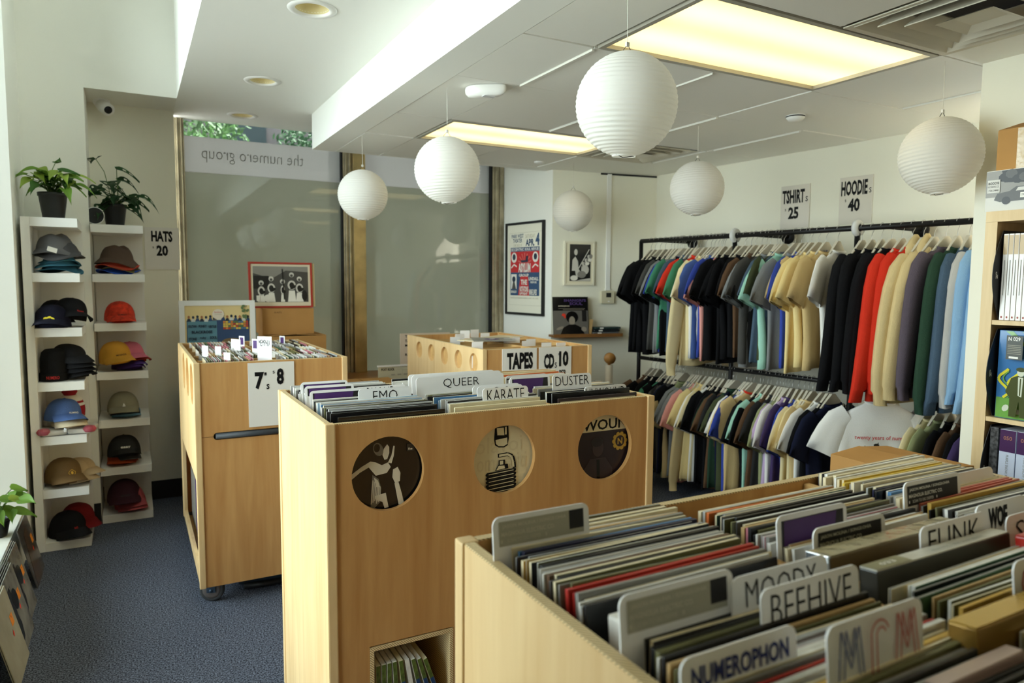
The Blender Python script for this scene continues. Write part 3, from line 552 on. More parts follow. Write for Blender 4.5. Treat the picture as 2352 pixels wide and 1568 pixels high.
q, w, t, h = place_set('box_set', 'red box set standing behind the white one, shelf side of the beehive bin', (2330, 1225), (2352, 1215), 1.20, .04, pm('red'), pm('red'), x1=1.34)
q, w, t, h = place_set('box_set', 'short white box set between the grey artist card and the black sleeve', (1395, 1408), (1440, 1398), 1.175, .03, pm('white'), pm('white'), x1=.76)
# ------------------------------------------------------------------ divider cards standing among the sleeves
def card(label, bl, tl, tr, z0=1.188, lean=-.10, r=.012, w=None, group=None, h=.33, name='divider_card'):
    a = P_z(*bl, z0); y = a.y; A_ = P_y(*tl, y); B_ = P_y(*tr, y); zt = (A_.z+B_.z)/2; x0 = A_.x; x1 = B_.x if w is None else x0+w
    t = thing(name, label, 'divider card', M=Matrix.Translation((x0, y, zt)) @ Matrix.Rotation(lean, 4, 'X'), group=group); W_ = x1-x0
    m = holed(rrect(0, -h, W_, 0, r), [], .0022); m.xf(Matrix.Rotation(math.pi/2, 4, 'X'))
    part('card', m, pvc, t, local=True)
    f = Face(MW[t] @ V((0, -.0011, -h)), MW[t].to_3x3() @ V((1, 0, 0)), MW[t].to_3x3() @ V((0, 0, 1)))
    return t, f, W_, h
bluei = mat('blue_marker', (38, 52, 116), .6); redi = mat('red_marker', (196, 92, 84), .6); lblue = mat('faint_blue_marker', (112, 122, 168), .6)
def stencil(lb, bl, tl, tr, txt, m=blackmat, tw=.8, th=.040, off=.010, bold=-.012, cx=.5, gap=True, z0=1.188, lean=-.10):
    t, f, w, h = card(lb, bl, tl, tr, z0, lean); f.text(txt, w*cx, h-off-th/2, w*tw, th, m, bold)
    f.done('lettering', t, None); return t
def qrcard(lb, bl, tl, tr, bgm, ink, sq=True, z0=1.188, full=True):
    t, f, w, h = card(lb, bl, tl, tr, z0); L_ = .034
    f.rect(.009, h-.007-L_, w-.010, h-.007, bgm)
    if sq: f.rect(w*.78, h-.007-L_*.80, w-.010, h-.007, blkl)
    x1 = w*.76 if sq else w*.80
    f.text('JASON MOLINA / SONGS:OHIA', (.012+x1)/2, h-.0145, x1-.016, .0062, ink, .02); f.text('MAGNOLIA ELECTRIC CO.', .012+(x1-.012)*.40, h-.0245, (x1-.012)*.80, .0062, ink, .02); f.text('SCAN TO DIG DEEPER', .018+(x1-.012)*.28, h-.034, (x1-.012)*.50, .0050, ink, 0)
    for cx in (.0125, .022+(x1-.012)*.57): f.ell(cx, h-.034, .0014, .0028, ink, 8)
    f.done('printed_label', t, 'grey label' if sq else 'black label'); return t
def purplecard(lb, bl, tl, tr, z0=1.188):
    t, f, w, h = card(lb, bl, tl, tr, z0); f.rect(.009, h-.10, w-.009, h-.008, blkl); f.poly([(.010, h-.10), (w*.72, h-.10), (w*.84, h-.009), (.014, h-.009)], purp); f.done('printed_label', t, 'purple and black label'); return t
whtl = mat('pale_label_ink', (196, 192, 172), .6)
qrcard('white card with grey three-line label, first at the back of the beehive bin', (1128, 1255), (1130, 1187), (1350, 1155), greyp, whtl)
qrcard('white card with grey three-line label, behind the NUMEROPHON card', (1416, 1455), (1420, 1362), (1680, 1309), greyp, whtl)
qrcard('white card with black three-line label, at the shelf end of the beehive bin', (2072, 1145), (2074, 1107), (2203, 1084), blkl, whiteink, False)
qrcard('white card with black half-hidden label, behind the silver box set', (1858, 1250), (1866, 1213), (2030, 1178), blkl, whtl, False)
purplecard('white card with purple label in the middle of the beehive bin', (1779, 1234), (1782, 1185), (1942, 1153))
card('cream blank card behind the black-labelled one, shelf end of the beehive bin', (2110, 1118), (2110, 1098), (2278, 1077))
stencil('white card with stencilled letters MOODY', (1676, 1390), (1678, 1328), (1897, 1271), 'MOODY', tw=.74, th=.030, off=.007)
stencil('white card with stencilled letters BEEHIVE', (1740, 1420), (1745, 1352), (1969, 1296), 'BEEHIVE', tw=.82, th=.034, off=.008)
stencil('white card with slanted blue block lettering NUMEROPHON', (1560, 1580), (1560, 1518), (1826, 1428), 'NUMEROPHON', bluei, .84, .020, .010, .03)
t, f, w, h = card('white card with outlined blue and red letters MCM', (1896, 1545), (1896, 1440), (2114, 1368))
for x, mt in ((.22, lblue), (.80, redi)):
    for d in (0, .007): f.line([(w*(x-.13)+d, h-.060), (w*(x-.09)+d, h-.008), (w*x, h-.045+d*1.6), (w*(x+.09)-d, h-.008), (w*(x+.13)-d, h-.060)], .0018, mt)
for rr in (.10, .055): f.line([(w*.50+w*rr*math.cos(a), h-.022+w*rr*math.sin(a)) for a in [.3+k*.28 for k in range(10)]]+[(w*(.50-rr), h-.06)], .0018, redi)
f.done('lettering', t, 'blue and red outline lettering')
stencil('white card with thin stencilled letters FUNK', (2110, 1253), (2112, 1211), (2261, 1173), 'FUNK', tw=.78, th=.034, off=.007)
stencil('cream card with black drippy graffiti lettering, behind the SAM card', (2240, 1190), (2240, 1160), (2352, 1136), 'WOE', tw=.38, th=.034, off=.008, bold=.05, cx=.42)
stencil('white card with tall stencilled letters SAM, shelf side of the beehive bin', (2308, 1220), (2309, 1186), (2440, 1150), 'SAM', tw=.7, th=.034)
stencil('white card with red outlined letter G at the shelf side', (2322, 1355), (2325, 1290), (2480, 1240), 'GOSPEL', redi, tw=.8, th=.036)
purplecard('white card with purple label, rearmost of three in the porthole bin', (686, 890), (690, 880), (798, 870), 1.2)
purplecard('white card with purple label, middle of three in the porthole bin', (697, 902), (699, 888), (812, 879), 1.195)
purplecard('white card with purple label, front one of three in the porthole bin', (708, 912), (711, 899), (830, 889), 1.192)
stencil('white card with stencilled letters EMO', (822, 915), (822, 895), (944, 885), 'EMO', tw=.46, th=.034, off=.008)
stencil('white card half hidden behind the EMO card', (815, 905), (815, 890), (932, 881), 'RHOND', tw=.55, th=.04, off=.004)
stencil('big white card lettered QUEER in stencil', (955, 903), (955, 867), (1156, 855), 'QUEER', tw=.41, th=.032, off=.009)
card('big blank white card just behind the QUEER card', (944, 898), (945, 862), (1150, 850)); card('big blank white card, second behind the QUEER card', (937, 893), (937, 860), (1135, 849))
stencil('white card with stencilled letters KARATE', (1108, 915), (1108, 893), (1212, 884), 'KARATE', tw=.82, th=.036, off=.006)
stencil('white card behind the KARATE card with a curved black stroke', (1092, 908), (1095, 889), (1200, 881), 'C 8', tw=.4, th=.035, off=.004)
card('blank white card, second behind the KARATE card', (1085, 903), (1085, 886), (1193, 879))
purplecard('white card with purple label behind the DUSTER card', (1170, 886), (1170, 866), (1262, 860), 1.2)
stencil('white card with a cut-off letter E, behind the purple one of the middle', (1161, 882), (1161, 863), (1256, 857), 'E', tw=.08, th=.04, off=.01, cx=.06)
t, f, w, h = card('tall white card with stencilled letters DUSTER', (1268, 895), (1268, 863), (1357, 854)); f.text('DUSTER', w*.5, h-.022, w*.86, .032, blackmat, -.012); f.text('cl', w*.62, h-.075, w*.3, .045, blackmat, -.012); f.done('lettering', t)
stencil('white card with stencilled letters UNWOUND', (1345, 898), (1342, 889), (1438, 881), 'UNWOUND', tw=.92, th=.036, off=.006, lean=.02)
# ------------------------------------------------------------------ the records showing through the three portholes
dk = mat('cover_black', (20, 19, 19), .18, spec=.6); dkg = mat('cover_dark_grey', (60, 56, 50), .25); crm = mat('cover_cream', (224, 214, 178), .3); lg = mat('cover_pale', (212, 202, 180), .3); mid = mat('cover_mid_grey', (120, 112, 98), .3); dpl = mat('cover_dim_plum', (52, 40, 44), .2); gold = mat('cover_gold', (186, 150, 60), .35)
def front_lp(x, label, bgm):
    M = Matrix.Translation((x, 1.884, .866)); t = thing('record_sleeve', label, 'record', M=M); part('jacket', MB().box(-.157, -.003, 0, .157, .003, .314, 0, .0008), bgm, t, local=True)
    return t, Face(M @ V((0, -.003, 0)), (1, 0, 0), (0, 0, 1))
t, f = front_lp(.640, 'black record with a pale dancing figure behind the window-side porthole', dk); f.o = V((.616, 1.881, 1.015))
f.poly([(-.004, .034), (-.010, .048), (-.006, .066), (.004, .078), (.010, .070), (.010, .052), (.004, .036)], lg); f.ell(-.022, .066, .014, .020, mid, 14, .4); f.ell(-.026, .070, .009, .012, dk, 10); f.poly([(-.10, -.012), (-.098, .004), (-.07, .022), (-.045, .034), (-.03, .03), (-.012, .02), (.006, .026), (.014, .012), (.002, -.004), (-.03, -.008), (-.05, .018), (-.075, .006)], lg)
f.poly([(.006, .026), (.016, .045), (.022, .072), (.026, .071), (.023, .043), (.016, .022)], lg); f.poly([(-.040, -.004), (-.022, -.018), (-.014, -.045), (-.018, -.085), (-.034, -.100), (-.046, -.098), (-.044, -.05)], mid)
for i in range(6): f.line([(-.038+.004*i, -.02-.004*i), (-.044+.005*i, -.088+.004*(i % 3))], .0028, lg)
f.poly([(-.036, -.012), (-.024, -.022), (-.018, -.042), (-.030, -.040)], lg)
f.poly([(.02, .004), (.034, .010), (.042, -.008), (.040, -.032), (.026, -.036), (.018, -.018)], lg); f.poly([(.024, -.036), (.036, -.034), (.046, -.07), (.052, -.098), (.036, -.10)], lg); f.poly([(-.035, -.066), (-.002, -.060), (.006, -.103), (-.006, -.104), (-.012, -.085), (-.03, -.078)], lg); f.rect(.062, .052, .084, .074, dkg); f.rect(.066, .056, .070, .062, lg); f.rect(.072, .056, .078, .060, lg); f.done('cover_art', t)
t, f = front_lp(.985, 'cream record with a black ink engine plug drawing behind the middle porthole', crm); f.o = V((.985, 1.881, 1.010))
k = blackmat; f.text('olavoi', -.01, .045, .16, .05, mat('ghost_ink', (216, 204, 168), .4)); f.text('omocuiti', .0, -.01, .17, .05, mat('ghost_ink', (216, 204, 168), .4))
f.poly([(-.024, .10), (.022, .10), (.024, .062), (.020, .040), (.008, .034), (-.012, .036), (-.024, .044), (-.027, .062)], k); f.poly([(-.018, .096), (.006, .096), (.008, .072), (-.016, .074)], crm); f.poly([(-.022, .060), (.018, .064), (.019, .044), (.006, .038), (-.012, .040), (-.021, .048)], crm); f.rect(.010, .074, .016, .098, crm)
f.line([(-.014, .010), (.020, .012), (.036, .004), (.042, -.014), (.044, -.034)], .012, k); f.line([(-.010, .010), (.020, .0115), (.033, .003), (.038, -.014), (.040, -.03)], .007, crm)
f.rect(-.012, -.020, .010, -.004, k); f.rect(-.008, -.022, .004, -.006, crm); f.poly([(-.024, -.036), (.022, -.032), (.020, -.018), (-.014, -.018)], k); f.poly([(-.02, -.034), (.010, -.031), (.008, -.022), (-.012, -.021)], crm)
for i in range(6):
    z = -.042-i*.0115; f.poly([(-.054, z-.008), (.046, z-.003), (.050, z+.004), (.046, z+.008), (-.052, z+.003), (-.057, z-.003)], k); f.line([(-.046, z-.003), (.0, z+.0), (.040, z+.0025)], .0024, crm)
f.done('cover_art', t)
t, f = front_lp(1.345, 'dark record with a white lettered band behind the clothes-side porthole', dpl); f.o = V((1.345, 1.881, 1.0))
f.rect(-.15, .060, .15, .17, crm); f.text('UNWOUND', .01, .082, .30, .036, blackmat, .02); f.ell(.0, .005, .022, .030, mat('dim_face', (66, 52, 54), .3)); f.ell(-.004, .024, .024, .016, mat('dim_hair', (38, 30, 32), .3)); f.poly([(-.06, -.07), (-.03, -.03), (.03, -.03), (.06, -.07), (.06, -.12), (-.06, -.12)], mat('dim_coat', (60, 48, 52), .3)); f.poly([(-.006, -.035), (.006, -.035), (.009, -.10), (-.004, -.10)], dk)
for k_ in range(10): f.ell(.088+.024*math.cos(k_*.63), .020+.024*math.sin(k_*.63), .008, .008, gold, 10)
f.ell(.088, .020, .026, .026, gold); f.ell(.088, .020, .019, .019, dpl); f.text('N', .088, .020, .02, .022, gold, .03); f.done('cover_art', t)
for y, c, lb, on in ((4.553, 'orange', 'orange', True), (4.33, 'green', 'grey-green patterned', True), (4.108, 'charcoal', 'charcoal', True), (3.892, 'purple', 'purple', True), (3.676, 'orange', 'orange', True)):
    single('disc_case', MB().box(1.762, y-.062, 1.018, 1.770, y+.062, 1.145, 0, .001), mat('case_'+lb, PAL[c], .2, spec=.6, var=(30, .5)), f'{lb} disc case behind the {ordn([4.553,4.33,4.108,3.892,3.676].index(y)+1)} small porthole from the glass wall', 'disc case')
# ------------------------------------------------------------------ lying records and books in the lower shelf of the porthole bin
navyb = mat('spine_blue_band', (40, 66, 112), .35); olivec = mat('spine_olive_art', (92, 108, 48), .35, var=(60, .5)); whsp = mat('spine_white', (206, 202, 190), .35)
for i in range(9):
    a = 0 if i < 3 else (i-2)*.055; x = .576+i*.0165+(.0 if i < 3 else (i-3)*.003); M = Matrix.Translation((x, 1.862, .142)) @ Matrix.Rotation(-a*-1*(-1) if False else -a, 4, 'Y')
    t = thing('boxed_record', f'olive and blue spined boxed record, {ordn(i+1)} from the window in the low shelf', 'record', M=Matrix.Translation((x+ (0 if a == 0 else math.sin(a)*.30), 1.862, .142+.002)) @ Matrix.Rotation(-a, 4, 'Y'), group='boxed records in the low shelf of the porthole bin')
    w = .0125; part('case', MB().box(0, 0, 0, w, .30, .316), whsp if i % 4 else crm, t, local=True)
    if i != 5:
        part('spine', MB().box(.0005, -.0006, .250, w-.0005, 0, .315, 0).box(.0005, -.0006, .205, w-.0005, 0, .2499, 1).box(.0005, -.0006, .001, w-.0005, 0, .2049, 2), [olivec, navyb, whsp], t, local=True)
        f = Face(MW[t] @ V((w/2, -.0006, 0)), MW[t].to_3x3() @ V((0, 0, 1)), MW[t].to_3x3() @ V((-1, 0, 0))); f.text('Pomo', .17, 0, .045, .006, mat('faint_grey_ink', (120, 118, 108), .5)); f.done('lettering', t)
# ------------------------------------------------------------------ seven-inch singles
sg = 'singles in the seven-inch bin'; sc = 'white silver grey white black cream pink white silver green olive white grey tan'.split()
nn = 0
rows = [(3.535, 3.73), (3.75, 3.97), (3.99, 4.21), (4.23, 4.45), (4.47, 4.67)]
def singles(x0, x1, row, n, col, rname):
    ya, yb = rows[row]; y = ya+.006+.089
    for i in range(n):
        x = x0+(x1-x0)*(i+.5)/n; c = rnd.choice(sc); a = .05+.16*((i/n) if col == 'window' else 1-(n-i)/n*.6)
        M = Matrix.Translation((x-.178*math.sin(a)*.5+.006, y+rnd.uniform(-.003, .006), .992+rnd.uniform(0, .005))) @ Matrix.Rotation(a*.6, 4, 'Y') @ Matrix.Rotation(math.pi/2, 4, 'Z')
        sleeve('single_sleeve', M, .178, .180, rnd.choice((.003, .004)), c, f'{c} seven-inch single, {ordn(i+1)} from the window, {col} side, {ordn(row+1)} row from the handle', 'record', sg, rnd.choice(['pink', 'green', 'black', 'olive', 'white', 'cream', 'navy', 'red']) if row == 0 else c)
for r_ in range(5):
    singles(.285, .555 if r_ else .50, r_, 24 if r_ < 2 else 16, 'window', ''); singles(.630, .905, r_, 22 if r_ < 2 else 15, 'wall', '')
def tab(name, px, y, w, h, label, m=pvc, rz=0.0, zt=None, txt=None, band=None):
    A_ = P_y(*px, y); t = thing(name, label, 'divider card', M=Matrix.Translation((A_.x, y, A_.z)) @ Matrix.Rotation(rz, 4, 'Z')); part('card', MB().box(0, -.001, -h, w, .001, 0, 0, .0005), m, t, local=True)
    if txt or band:
        f = Face(MW[t] @ V((0, -.001, -h)), MW[t].to_3x3() @ V((1, 0, 0)), (0, 0, 1))
        if band: f.rect(.008, h-.05, w-.008, h-.008, band)
        if txt: f.text(txt, w/2, h-.032, w*.8, .032, blackmat)
        f.done('lettering' if txt else 'printed_label', t)
for px, y, lb, bd in (((597, 770), 3.66, 'white tab card lettered in capitals at the front of the singles', None), ((545, 776), 4.05, 'white tab card among the singles behind the lettered one', None), ((585, 775), 3.95, 'white tab card with purple stripe beside the singles divider', purp), ((607, 770), 4.3, 'purple-labelled tab card standing by the red framed photo', purp), ((555, 768), 4.32, 'purple-labelled tab card at the back of the window-side singles', purp), ((537, 775), 4.2, 'plain white tab card at the back of the window-side singles', None), ((648, 768), 4.5, 'purple-labelled tab card at the far wall end of the singles', purp), ((470, 790), 3.8, 'plain white tab card near the window end of the singles', None), ((500, 792), 3.82, 'plain white tab card second from the window among the singles', None), ((520, 806), 3.6, 'pale tab card at the front of the window-side singles', None)):
    big = 'lettered in' in lb; A_ = P_y(*px, y); tab('tab_card', (px[0]-6, px[1]+(2 if big else 3)), y, .08 if big else .045, A_.z-.998, lb, pvc, -1.0 if not big else -.75, txt='MEMPHIX' if big else None, band=bd)
# ------------------------------------------------------------------ tapes and discs
def disc(x, y, rz, c, label, name='disc_case', w=.142, h=.124, t=.010, z=1.017, lean=-.2):
    M = Matrix.Translation((x, y, z)) @ Matrix.Rotation(rz, 4, 'Z') @ Matrix.Rotation(lean, 4, 'X'); sleeve(name, M, w, h, t, c, label, 'disc case' if 'disc' in name else 'tape', 'cases in the tapes and discs bin')
trow = [3.80, 4.03, 4.26, 4.50]
for j, y in enumerate([3.64]+[v+.06 for v in trow]):
    for s_, (x, cn) in enumerate(((1.85, 'window side'), (2.02, 'middle'), (2.22, 'clothes side'), (2.38, 'clothes wall end'))):
        for i in range(4):
            c = ['white', 'grey', 'cream', 'tan', 'silver'][rnd.randrange(5)]; disc(x, y+.02*i-.03, 0, c, f'{c} case, {ordn(i+1)} in row {["one","two","three","four","five"][j]} from the price cards, {cn} of tapes bin', 'disc_case' if s_ > 1 else 'tape_case')
for i, (px, y) in enumerate((((1063, 762), 4.5), ((1087, 760), 4.66), ((1052, 770), 4.35), ((1110, 768), 4.3), ((1163, 780), 4.0), ((1178, 778), 4.1), ((1215, 782), 3.9), ((1205, 786), 3.85), ((1250, 790), 3.72), ((1090, 788), 3.72), ((1040, 777), 4.2), ((1284, 790), 3.70))):
    A_ = P_y(*px, y); tab('tab_card', (px[0]-6, px[1]-3), y, .07, max(A_.z-1.02, .1), f'small white index tab in the tapes bin, {ordn(i+1)} from the glass-wall corner', pvc, rnd.uniform(-.15, .15))
z = 1.182; t = thing('record_sleeve', 'cream record lying askew across the top of the tapes bin', 'record', M=Matrix.Translation((2.085, 4.13, z)) @ Matrix.Rotation(.55, 4, 'Z') @ Matrix.Rotation(.0, 4, 'Y')); part('jacket', MB().box(-.26, -.10, -.005, .26, .10, .0, 0, .0008), pm('cream'), t, local=True)
t = thing('record_sleeve', 'grey seven-inch sleeve with a purple-centred record on the cream one', 'record', M=Matrix.Translation((2.02, 4.00, z+.004)) @ Matrix.Rotation(-.35, 4, 'Z')); part('jacket', MB().box(-.13, -.13, -.003, .13, .13, .001, 0, .0006), pm('grey'), t, local=True); part('record_label', MB().lathe([(.0, .0022), (.045, .0022), (.05, .0015)], (0, 0, 0), 28), purp, t, local=True); part('centre_label', MB().lathe([(.0, .0028), (.018, .0028), (.02, .002)], (0, 0, 0), 24), pm('white'), t, local=True)
# ------------------------------------------------------------------ white hat shelves
def hat_shelf(name, label, x0, x1, y0, y1, side):
    t = thing(name, label, 'shelf unit', ((x0+x1)/2, (y0+y1)/2, 0))
    if side: part('side_panel', MB().box(x0-.042, y0, 0, x0, y1, 1.89, 0, .0015), sheen, t)
    part('back_panel', MB().box(x0+.0005, y1-.016, .05, x1, y1, 1.84), sheen, t)
    for k in range(7):
        z = 1.89-.3067*k; part('shelf', MB().box(x0+.0005, y0, z-.05, x1, y1-.0005 if k in (0, 6) else y1-.0165, z, 0, .0015), sheen, t)
    return t
hat_shelf('hat_shelf', 'tall narrow white wall shelf of hats against the column, with a side panel', -.478, -.253, 4.68, 5.085, True)
hat_shelf('hat_shelf', 'tall narrow white wall shelf of hats in the alcove beside the HATS sign', -.209, .080, 5.07, 5.478, False)
def shz(k): return 1.89-.3067*k      # top of shelf k, counted from the top board
def cloth(n, c): return mat('cap_'+n, c, .85, spec=.15, bump=(180, .25), var=(9, .08))
def cap(label, x, y, z, rz, c, logo=None, pitch=0, s=1.0, flat=0, roll=0, vis=None, group='caps on the hat shelves', name='baseball_cap'):
    M = Matrix.Translation((x, y, z)) @ Matrix.Rotation(rz, 4, 'Z') @ Matrix.Rotation(pitch, 4, 'X') @ Matrix.Rotation(roll, 4, 'Y') @ Matrix.Scale(s, 4)
    t = thing(name, label, 'cap', M=M, group=group); N = 28; rows = []; H = .104-flat
    for i in range(8):
        f = i/7; zz = H*math.sin(f*math.pi/2*.98)+.012; rr = math.cos(f*math.pi/2*.98)**.75; row = []
        for k in range(N+1):
            a = 2*math.pi*k/N; front = max(0, -math.sin(a)); r_ = rr*(1+.012*math.cos(6*a))
            row.append(V((.084*r_*math.cos(a), .096*r_*math.sin(a)+.002, zz+.008*front*math.sin(f*math.pi))))
        rows.append(row)
    lo = [V((p.x*1.0, p.y, .0)) for p in rows[0]]
    part('crown', MB().grid([lo]+rows), c, t, local=True)
    P = []; Q = []
    for i in range(6):
        f = i/5; a_, b_ = [], []
        for k in range(13):
            u = -1+2*k/12; a = -math.pi/2+u*1.12; bx, by = .085*math.cos(a), .097*math.sin(a)+.002; L_ = .076*math.sqrt(max(0, 1-(u*.93)**2))
            z_ = .006-.026*(u*u)*(.35+.65*f)-.010*f; a_.append(V((bx*(1+.05*f), by-L_*f, z_+.010*(1-f)*(1-u*u)+.032))); b_.append(a_[-1]-V((0, 0, .003)))
        P.append(a_); Q.append(b_)
    m = MB().grid(P).grid(Q); m.grid([[P[-1][k] for k in range(13)], [Q[-1][k] for k in range(13)]]); m.grid([[P[i][0] for i in range(6)], [Q[i][0] for i in range(6)]]); m.grid([[P[i][12] for i in range(6)], [Q[i][12] for i in range(6)]])
    part('visor', m, vis or c, t, local=True); part('button', MB().lathe([(.007, 0), (.006, .004), (.001, .006)], (0, .002, H+.009), 10), vis or c, t, local=True)
    if logo:
        k = logo[0]; o = MW[t] @ V((0, -.097, .050)); R3 = MW[t].to_3x3().normalized(); f = Face(o, R3 @ V((1, 0, 0)), R3 @ V((0, .42, 1)).normalized()); f.d = .001
        if k == 'text': f.text(logo[1], 0, 0, logo[3], logo[4], logo[2], .02)
        elif k == 'ant':
            f.ell(-.012, -.002, .011, .008, logo[2], 12); f.ell(.004, .004, .010, .006, logo[2], 12, .3); f.ell(.02, -.002, .012, .005, logo[2], 12, -.5)
            for d in (-.02, -.012, -.004, .008): f.line([(d, -.004), (d-.008, -.016)], .0025, logo[2])
        elif k == 'crest': f.line([(.016*math.cos(a)*(1+.25*math.sin(5*a)), .022*math.sin(a)) for a in [i*.42 for i in range(16)]], .003, logo[2]); f.ell(0, .004, .007, .009, logo[2], 12); f.line([(-.014, -.02), (0, -.008), (.014, -.02)], .003, logo[2])
        f.done('embroidery', t)
    return t
def bucket(label, x, y, z, rz, c, s=1.0, sq=1.0, tag=False, roll=0):
    M = Matrix.Translation((x, y, z)) @ Matrix.Rotation(rz, 4, 'Z') @ Matrix.Rotation(roll, 4, 'Y') @ Matrix.Scale(s, 4); t = thing('bucket_hat', label, 'hat', M=M, group='bucket hats on the hat shelves')
    R = random.Random(len(label)*7); ph = R.uniform(0, 6); N = 36
    def ring(r, zz, w): return [V((r*math.cos(a)*(1+.0), r*.92*math.sin(a), zz+w*math.sin(2*a+ph)+w*.6*math.sin(3*a+ph*2))) for a in [2*math.pi*k/N for k in range(N+1)]]
    part('crown', MB().grid([ring(.095, .036*sq, .006), ring(.089, .060*sq, .006), ring(.079, .082*sq, .006), ring(.066, .098*sq, .007), ring(.046, .106*sq, .008), ring(.018, .104*sq, .005), ring(.001, .100*sq, .0)]), c, t, local=True)
    part('brim', MB().grid([ring(.0955, .038*sq, .006), ring(.108, .022*sq+.004, .008), ring(.124, .003+.008, .012), ring(.123, .008, .012), ring(.107, .017*sq+.002, .008), ring(.094, .032*sq, .006)]), c, t, local=True)
    if tag:
        part('price_tag', MB().box(-.024, -.0005, -.015, .024, .0005, .015).xf(Matrix.Translation((-.03, -.118, .034)) @ Matrix.Rotation(.38, 4, 'Y') @ Matrix.Rotation(-.5, 4, 'X')), paper, t, local=True)
    return t
xa, ya = -.365, 4.80
gr1, gr2, teal = cloth('light_grey', (104, 104, 106)), cloth('dark_grey', (78, 78, 80)), cloth('teal', (66, 118, 138)); teal2 = cloth('deep_teal', (52, 98, 118))
z = shz(1)
bucket('deep teal bucket hat at the bottom of the grey and teal pile', xa+.01, ya, z+.004, .3, teal2, .95, .5); bucket('teal bucket hat, second from the bottom of the grey and teal pile', xa, ya, z+.030, 1.1, teal, .95, .6); bucket('teal bucket hat just under the grey ones', xa+.01, ya+.01, z+.052, 2.0, teal, .93, .6); bucket('dark grey bucket hat under the tagged one', xa+.02, ya, z+.078, .8, gr2, 1.0, .9); bucket('faded grey bucket hat with a white tag on top of the pile', xa-.005, ya, z+.098, .2, gr1, 1.0, 1.1, True, -.06)
navyc, blk, blk2 = cloth('navy', (26, 27, 44)), cloth('black', (22, 22, 24)), cloth('soft_black', (30, 30, 32)); yel = mat('yellow_thread', (232, 212, 50), .7); redt = mat('red_thread', (196, 40, 36), .7); wt = mat('white_thread_embroidery', (230, 228, 222), .7); gt = mat('gold_thread', (200, 154, 48), .6)
z = shz(2)
cap('black cap standing at the back of the navy cap shelf', -.40, 4.92, z+.035, .4, blk, None, .2); cap('black cap with red lettering tilted beside the navy cap', -.325, 4.83, z+.045, .55, blk, ('text', 'Numero', redt, .036, .012), .05, 1.05, 0, .22); cap('navy cap with a yellow ant embroidery', -.40, 4.765, z+.004, -.1, navyc, ('ant', 0, yel), 0, 1.08)
z = shz(3)
for i, (dx, dy, dz, p, l) in enumerate(((.03, .06, .010, .0, 'lowest'), (.03, .05, .045, .08, 'second'), (.028, .045, .08, .15, 'third'), (.02, .04, .115, .22, 'topmost'))): cap(f'black cap, {l} of the stack behind the black knit hat', -.355+dx, 4.80+dy, z+dz, .75, blk2, None, p, 1.0, .03)
t = thing('knit_hat', 'black knit hat with red lettering standing on its cuff', 'hat', (-.405, 4.765, z))
part('body', MB().lathe([(.066, .045), (.068, .08), (.066, .13), (.058, .165), (.04, .182), (.001, .186)], (-.405, 4.775, z), 28), cloth('knit_black', (20, 20, 21)), t); part('cuff', MB().lathe([(.066, .001), (.072, .004), (.073, .045), (.068, .05)], (-.405, 4.775, z), 28), cloth('knit_black', (20, 20, 21)), t)
f = Face((-.405, 4.7015, z+.024), (1, 0, 0), (0, 0, 1)); f.d = .0005; f.text('NUMERO', 0, 0, .062, .018, redt, .01); f.done('embroidery', t)
z = shz(4); creamc = cloth('cream', (206, 190, 160)); bluec = cloth('washed_blue', (78, 104, 158)); redk = cloth('red_knit', (150, 34, 44)); whk = cloth('white_knit', (222, 216, 204)); pnk = cloth('pink_pompom', (186, 84, 98))
t = thing('bobble_hat', 'red and white knit bobble hat behind the washed blue cap', 'hat', (-.345, 4.93, z))
part('body', MB().lathe([(.075, .06, ), (.078, .10), (.076, .125)], (-.345, 4.93, z+.01), 28).lathe([(.074, .0), (.075, .06)], (-.345, 4.93, z+.01), 28, 1).lathe([(.076, .125), (.070, .135)], (-.345, 4.93, z+.01), 28, 1).lathe([(.070, .135), (.060, .165), (.036, .185), (.001, .19)], (-.345, 4.93, z+.01), 28, 1).lathe([(.0705, .140), (.066, .152)], (-.345, 4.93, z+.0105), 28), [redk, whk], t); part('pompom', MB().lathe([(.001, -.03), (.03, -.02), (.042, 0), (.03, .02), (.001, .028)], (-.345, 4.93, z+.216), 18), redk, t)
f = Face((-.335, 4.8515, z+.10), (1, 0, 0), (0, 0, 1)); f.text('VICTORIANS', 0, 0, .10, .024, wt, .02); f.done('lettering', t)
bag = bpy.data.materials.new('clear_bag'); bag.use_nodes = True; nt = bag.node_tree; nt.nodes.remove(nt.nodes['Principled BSDF']); a = nt.nodes.new('ShaderNodeBsdfTransparent'); c_ = nt.nodes.new('ShaderNodeBsdfGlossy'); c_.inputs['Roughness'].default_value = .12; mx = nt.nodes.new('ShaderNodeMixShader'); mx.inputs[0].default_value = .16
nt.links.new(a.outputs[0], mx.inputs[1]); nt.links.new(c_.outputs[0], mx.inputs[2]); nt.links.new(mx.outputs[0], nt.nodes['Material Output'].inputs[0])
for lb, x, rz, d in (('bagged pink and white bobble hat under the blue cap, window end', -.42, .15, 0), ('bagged white and pink bobble hat overhanging the shelf end', -.275, -.2, .012)):
    t = thing('bobble_hat', lb, 'hat', (x, 4.75, z+.004), rz); sg_ = -1 if x < -.3 else 1
    part('body', MB().box(-.06, -.08, 0, .06, .10, .030, 0, .012), whk, t, local=True); part('pompom', MB().lathe([(.001, -.022), (.026, -.016), (.036, 0), (.026, .016), (.001, .022)], (sg_*.05, -.06, .024), 16), pnk, t, local=True); part('plastic_bag', MB().box(-.075, -.10, -.002, .075, .11, .052, 0, .02), bag, t, local=True)
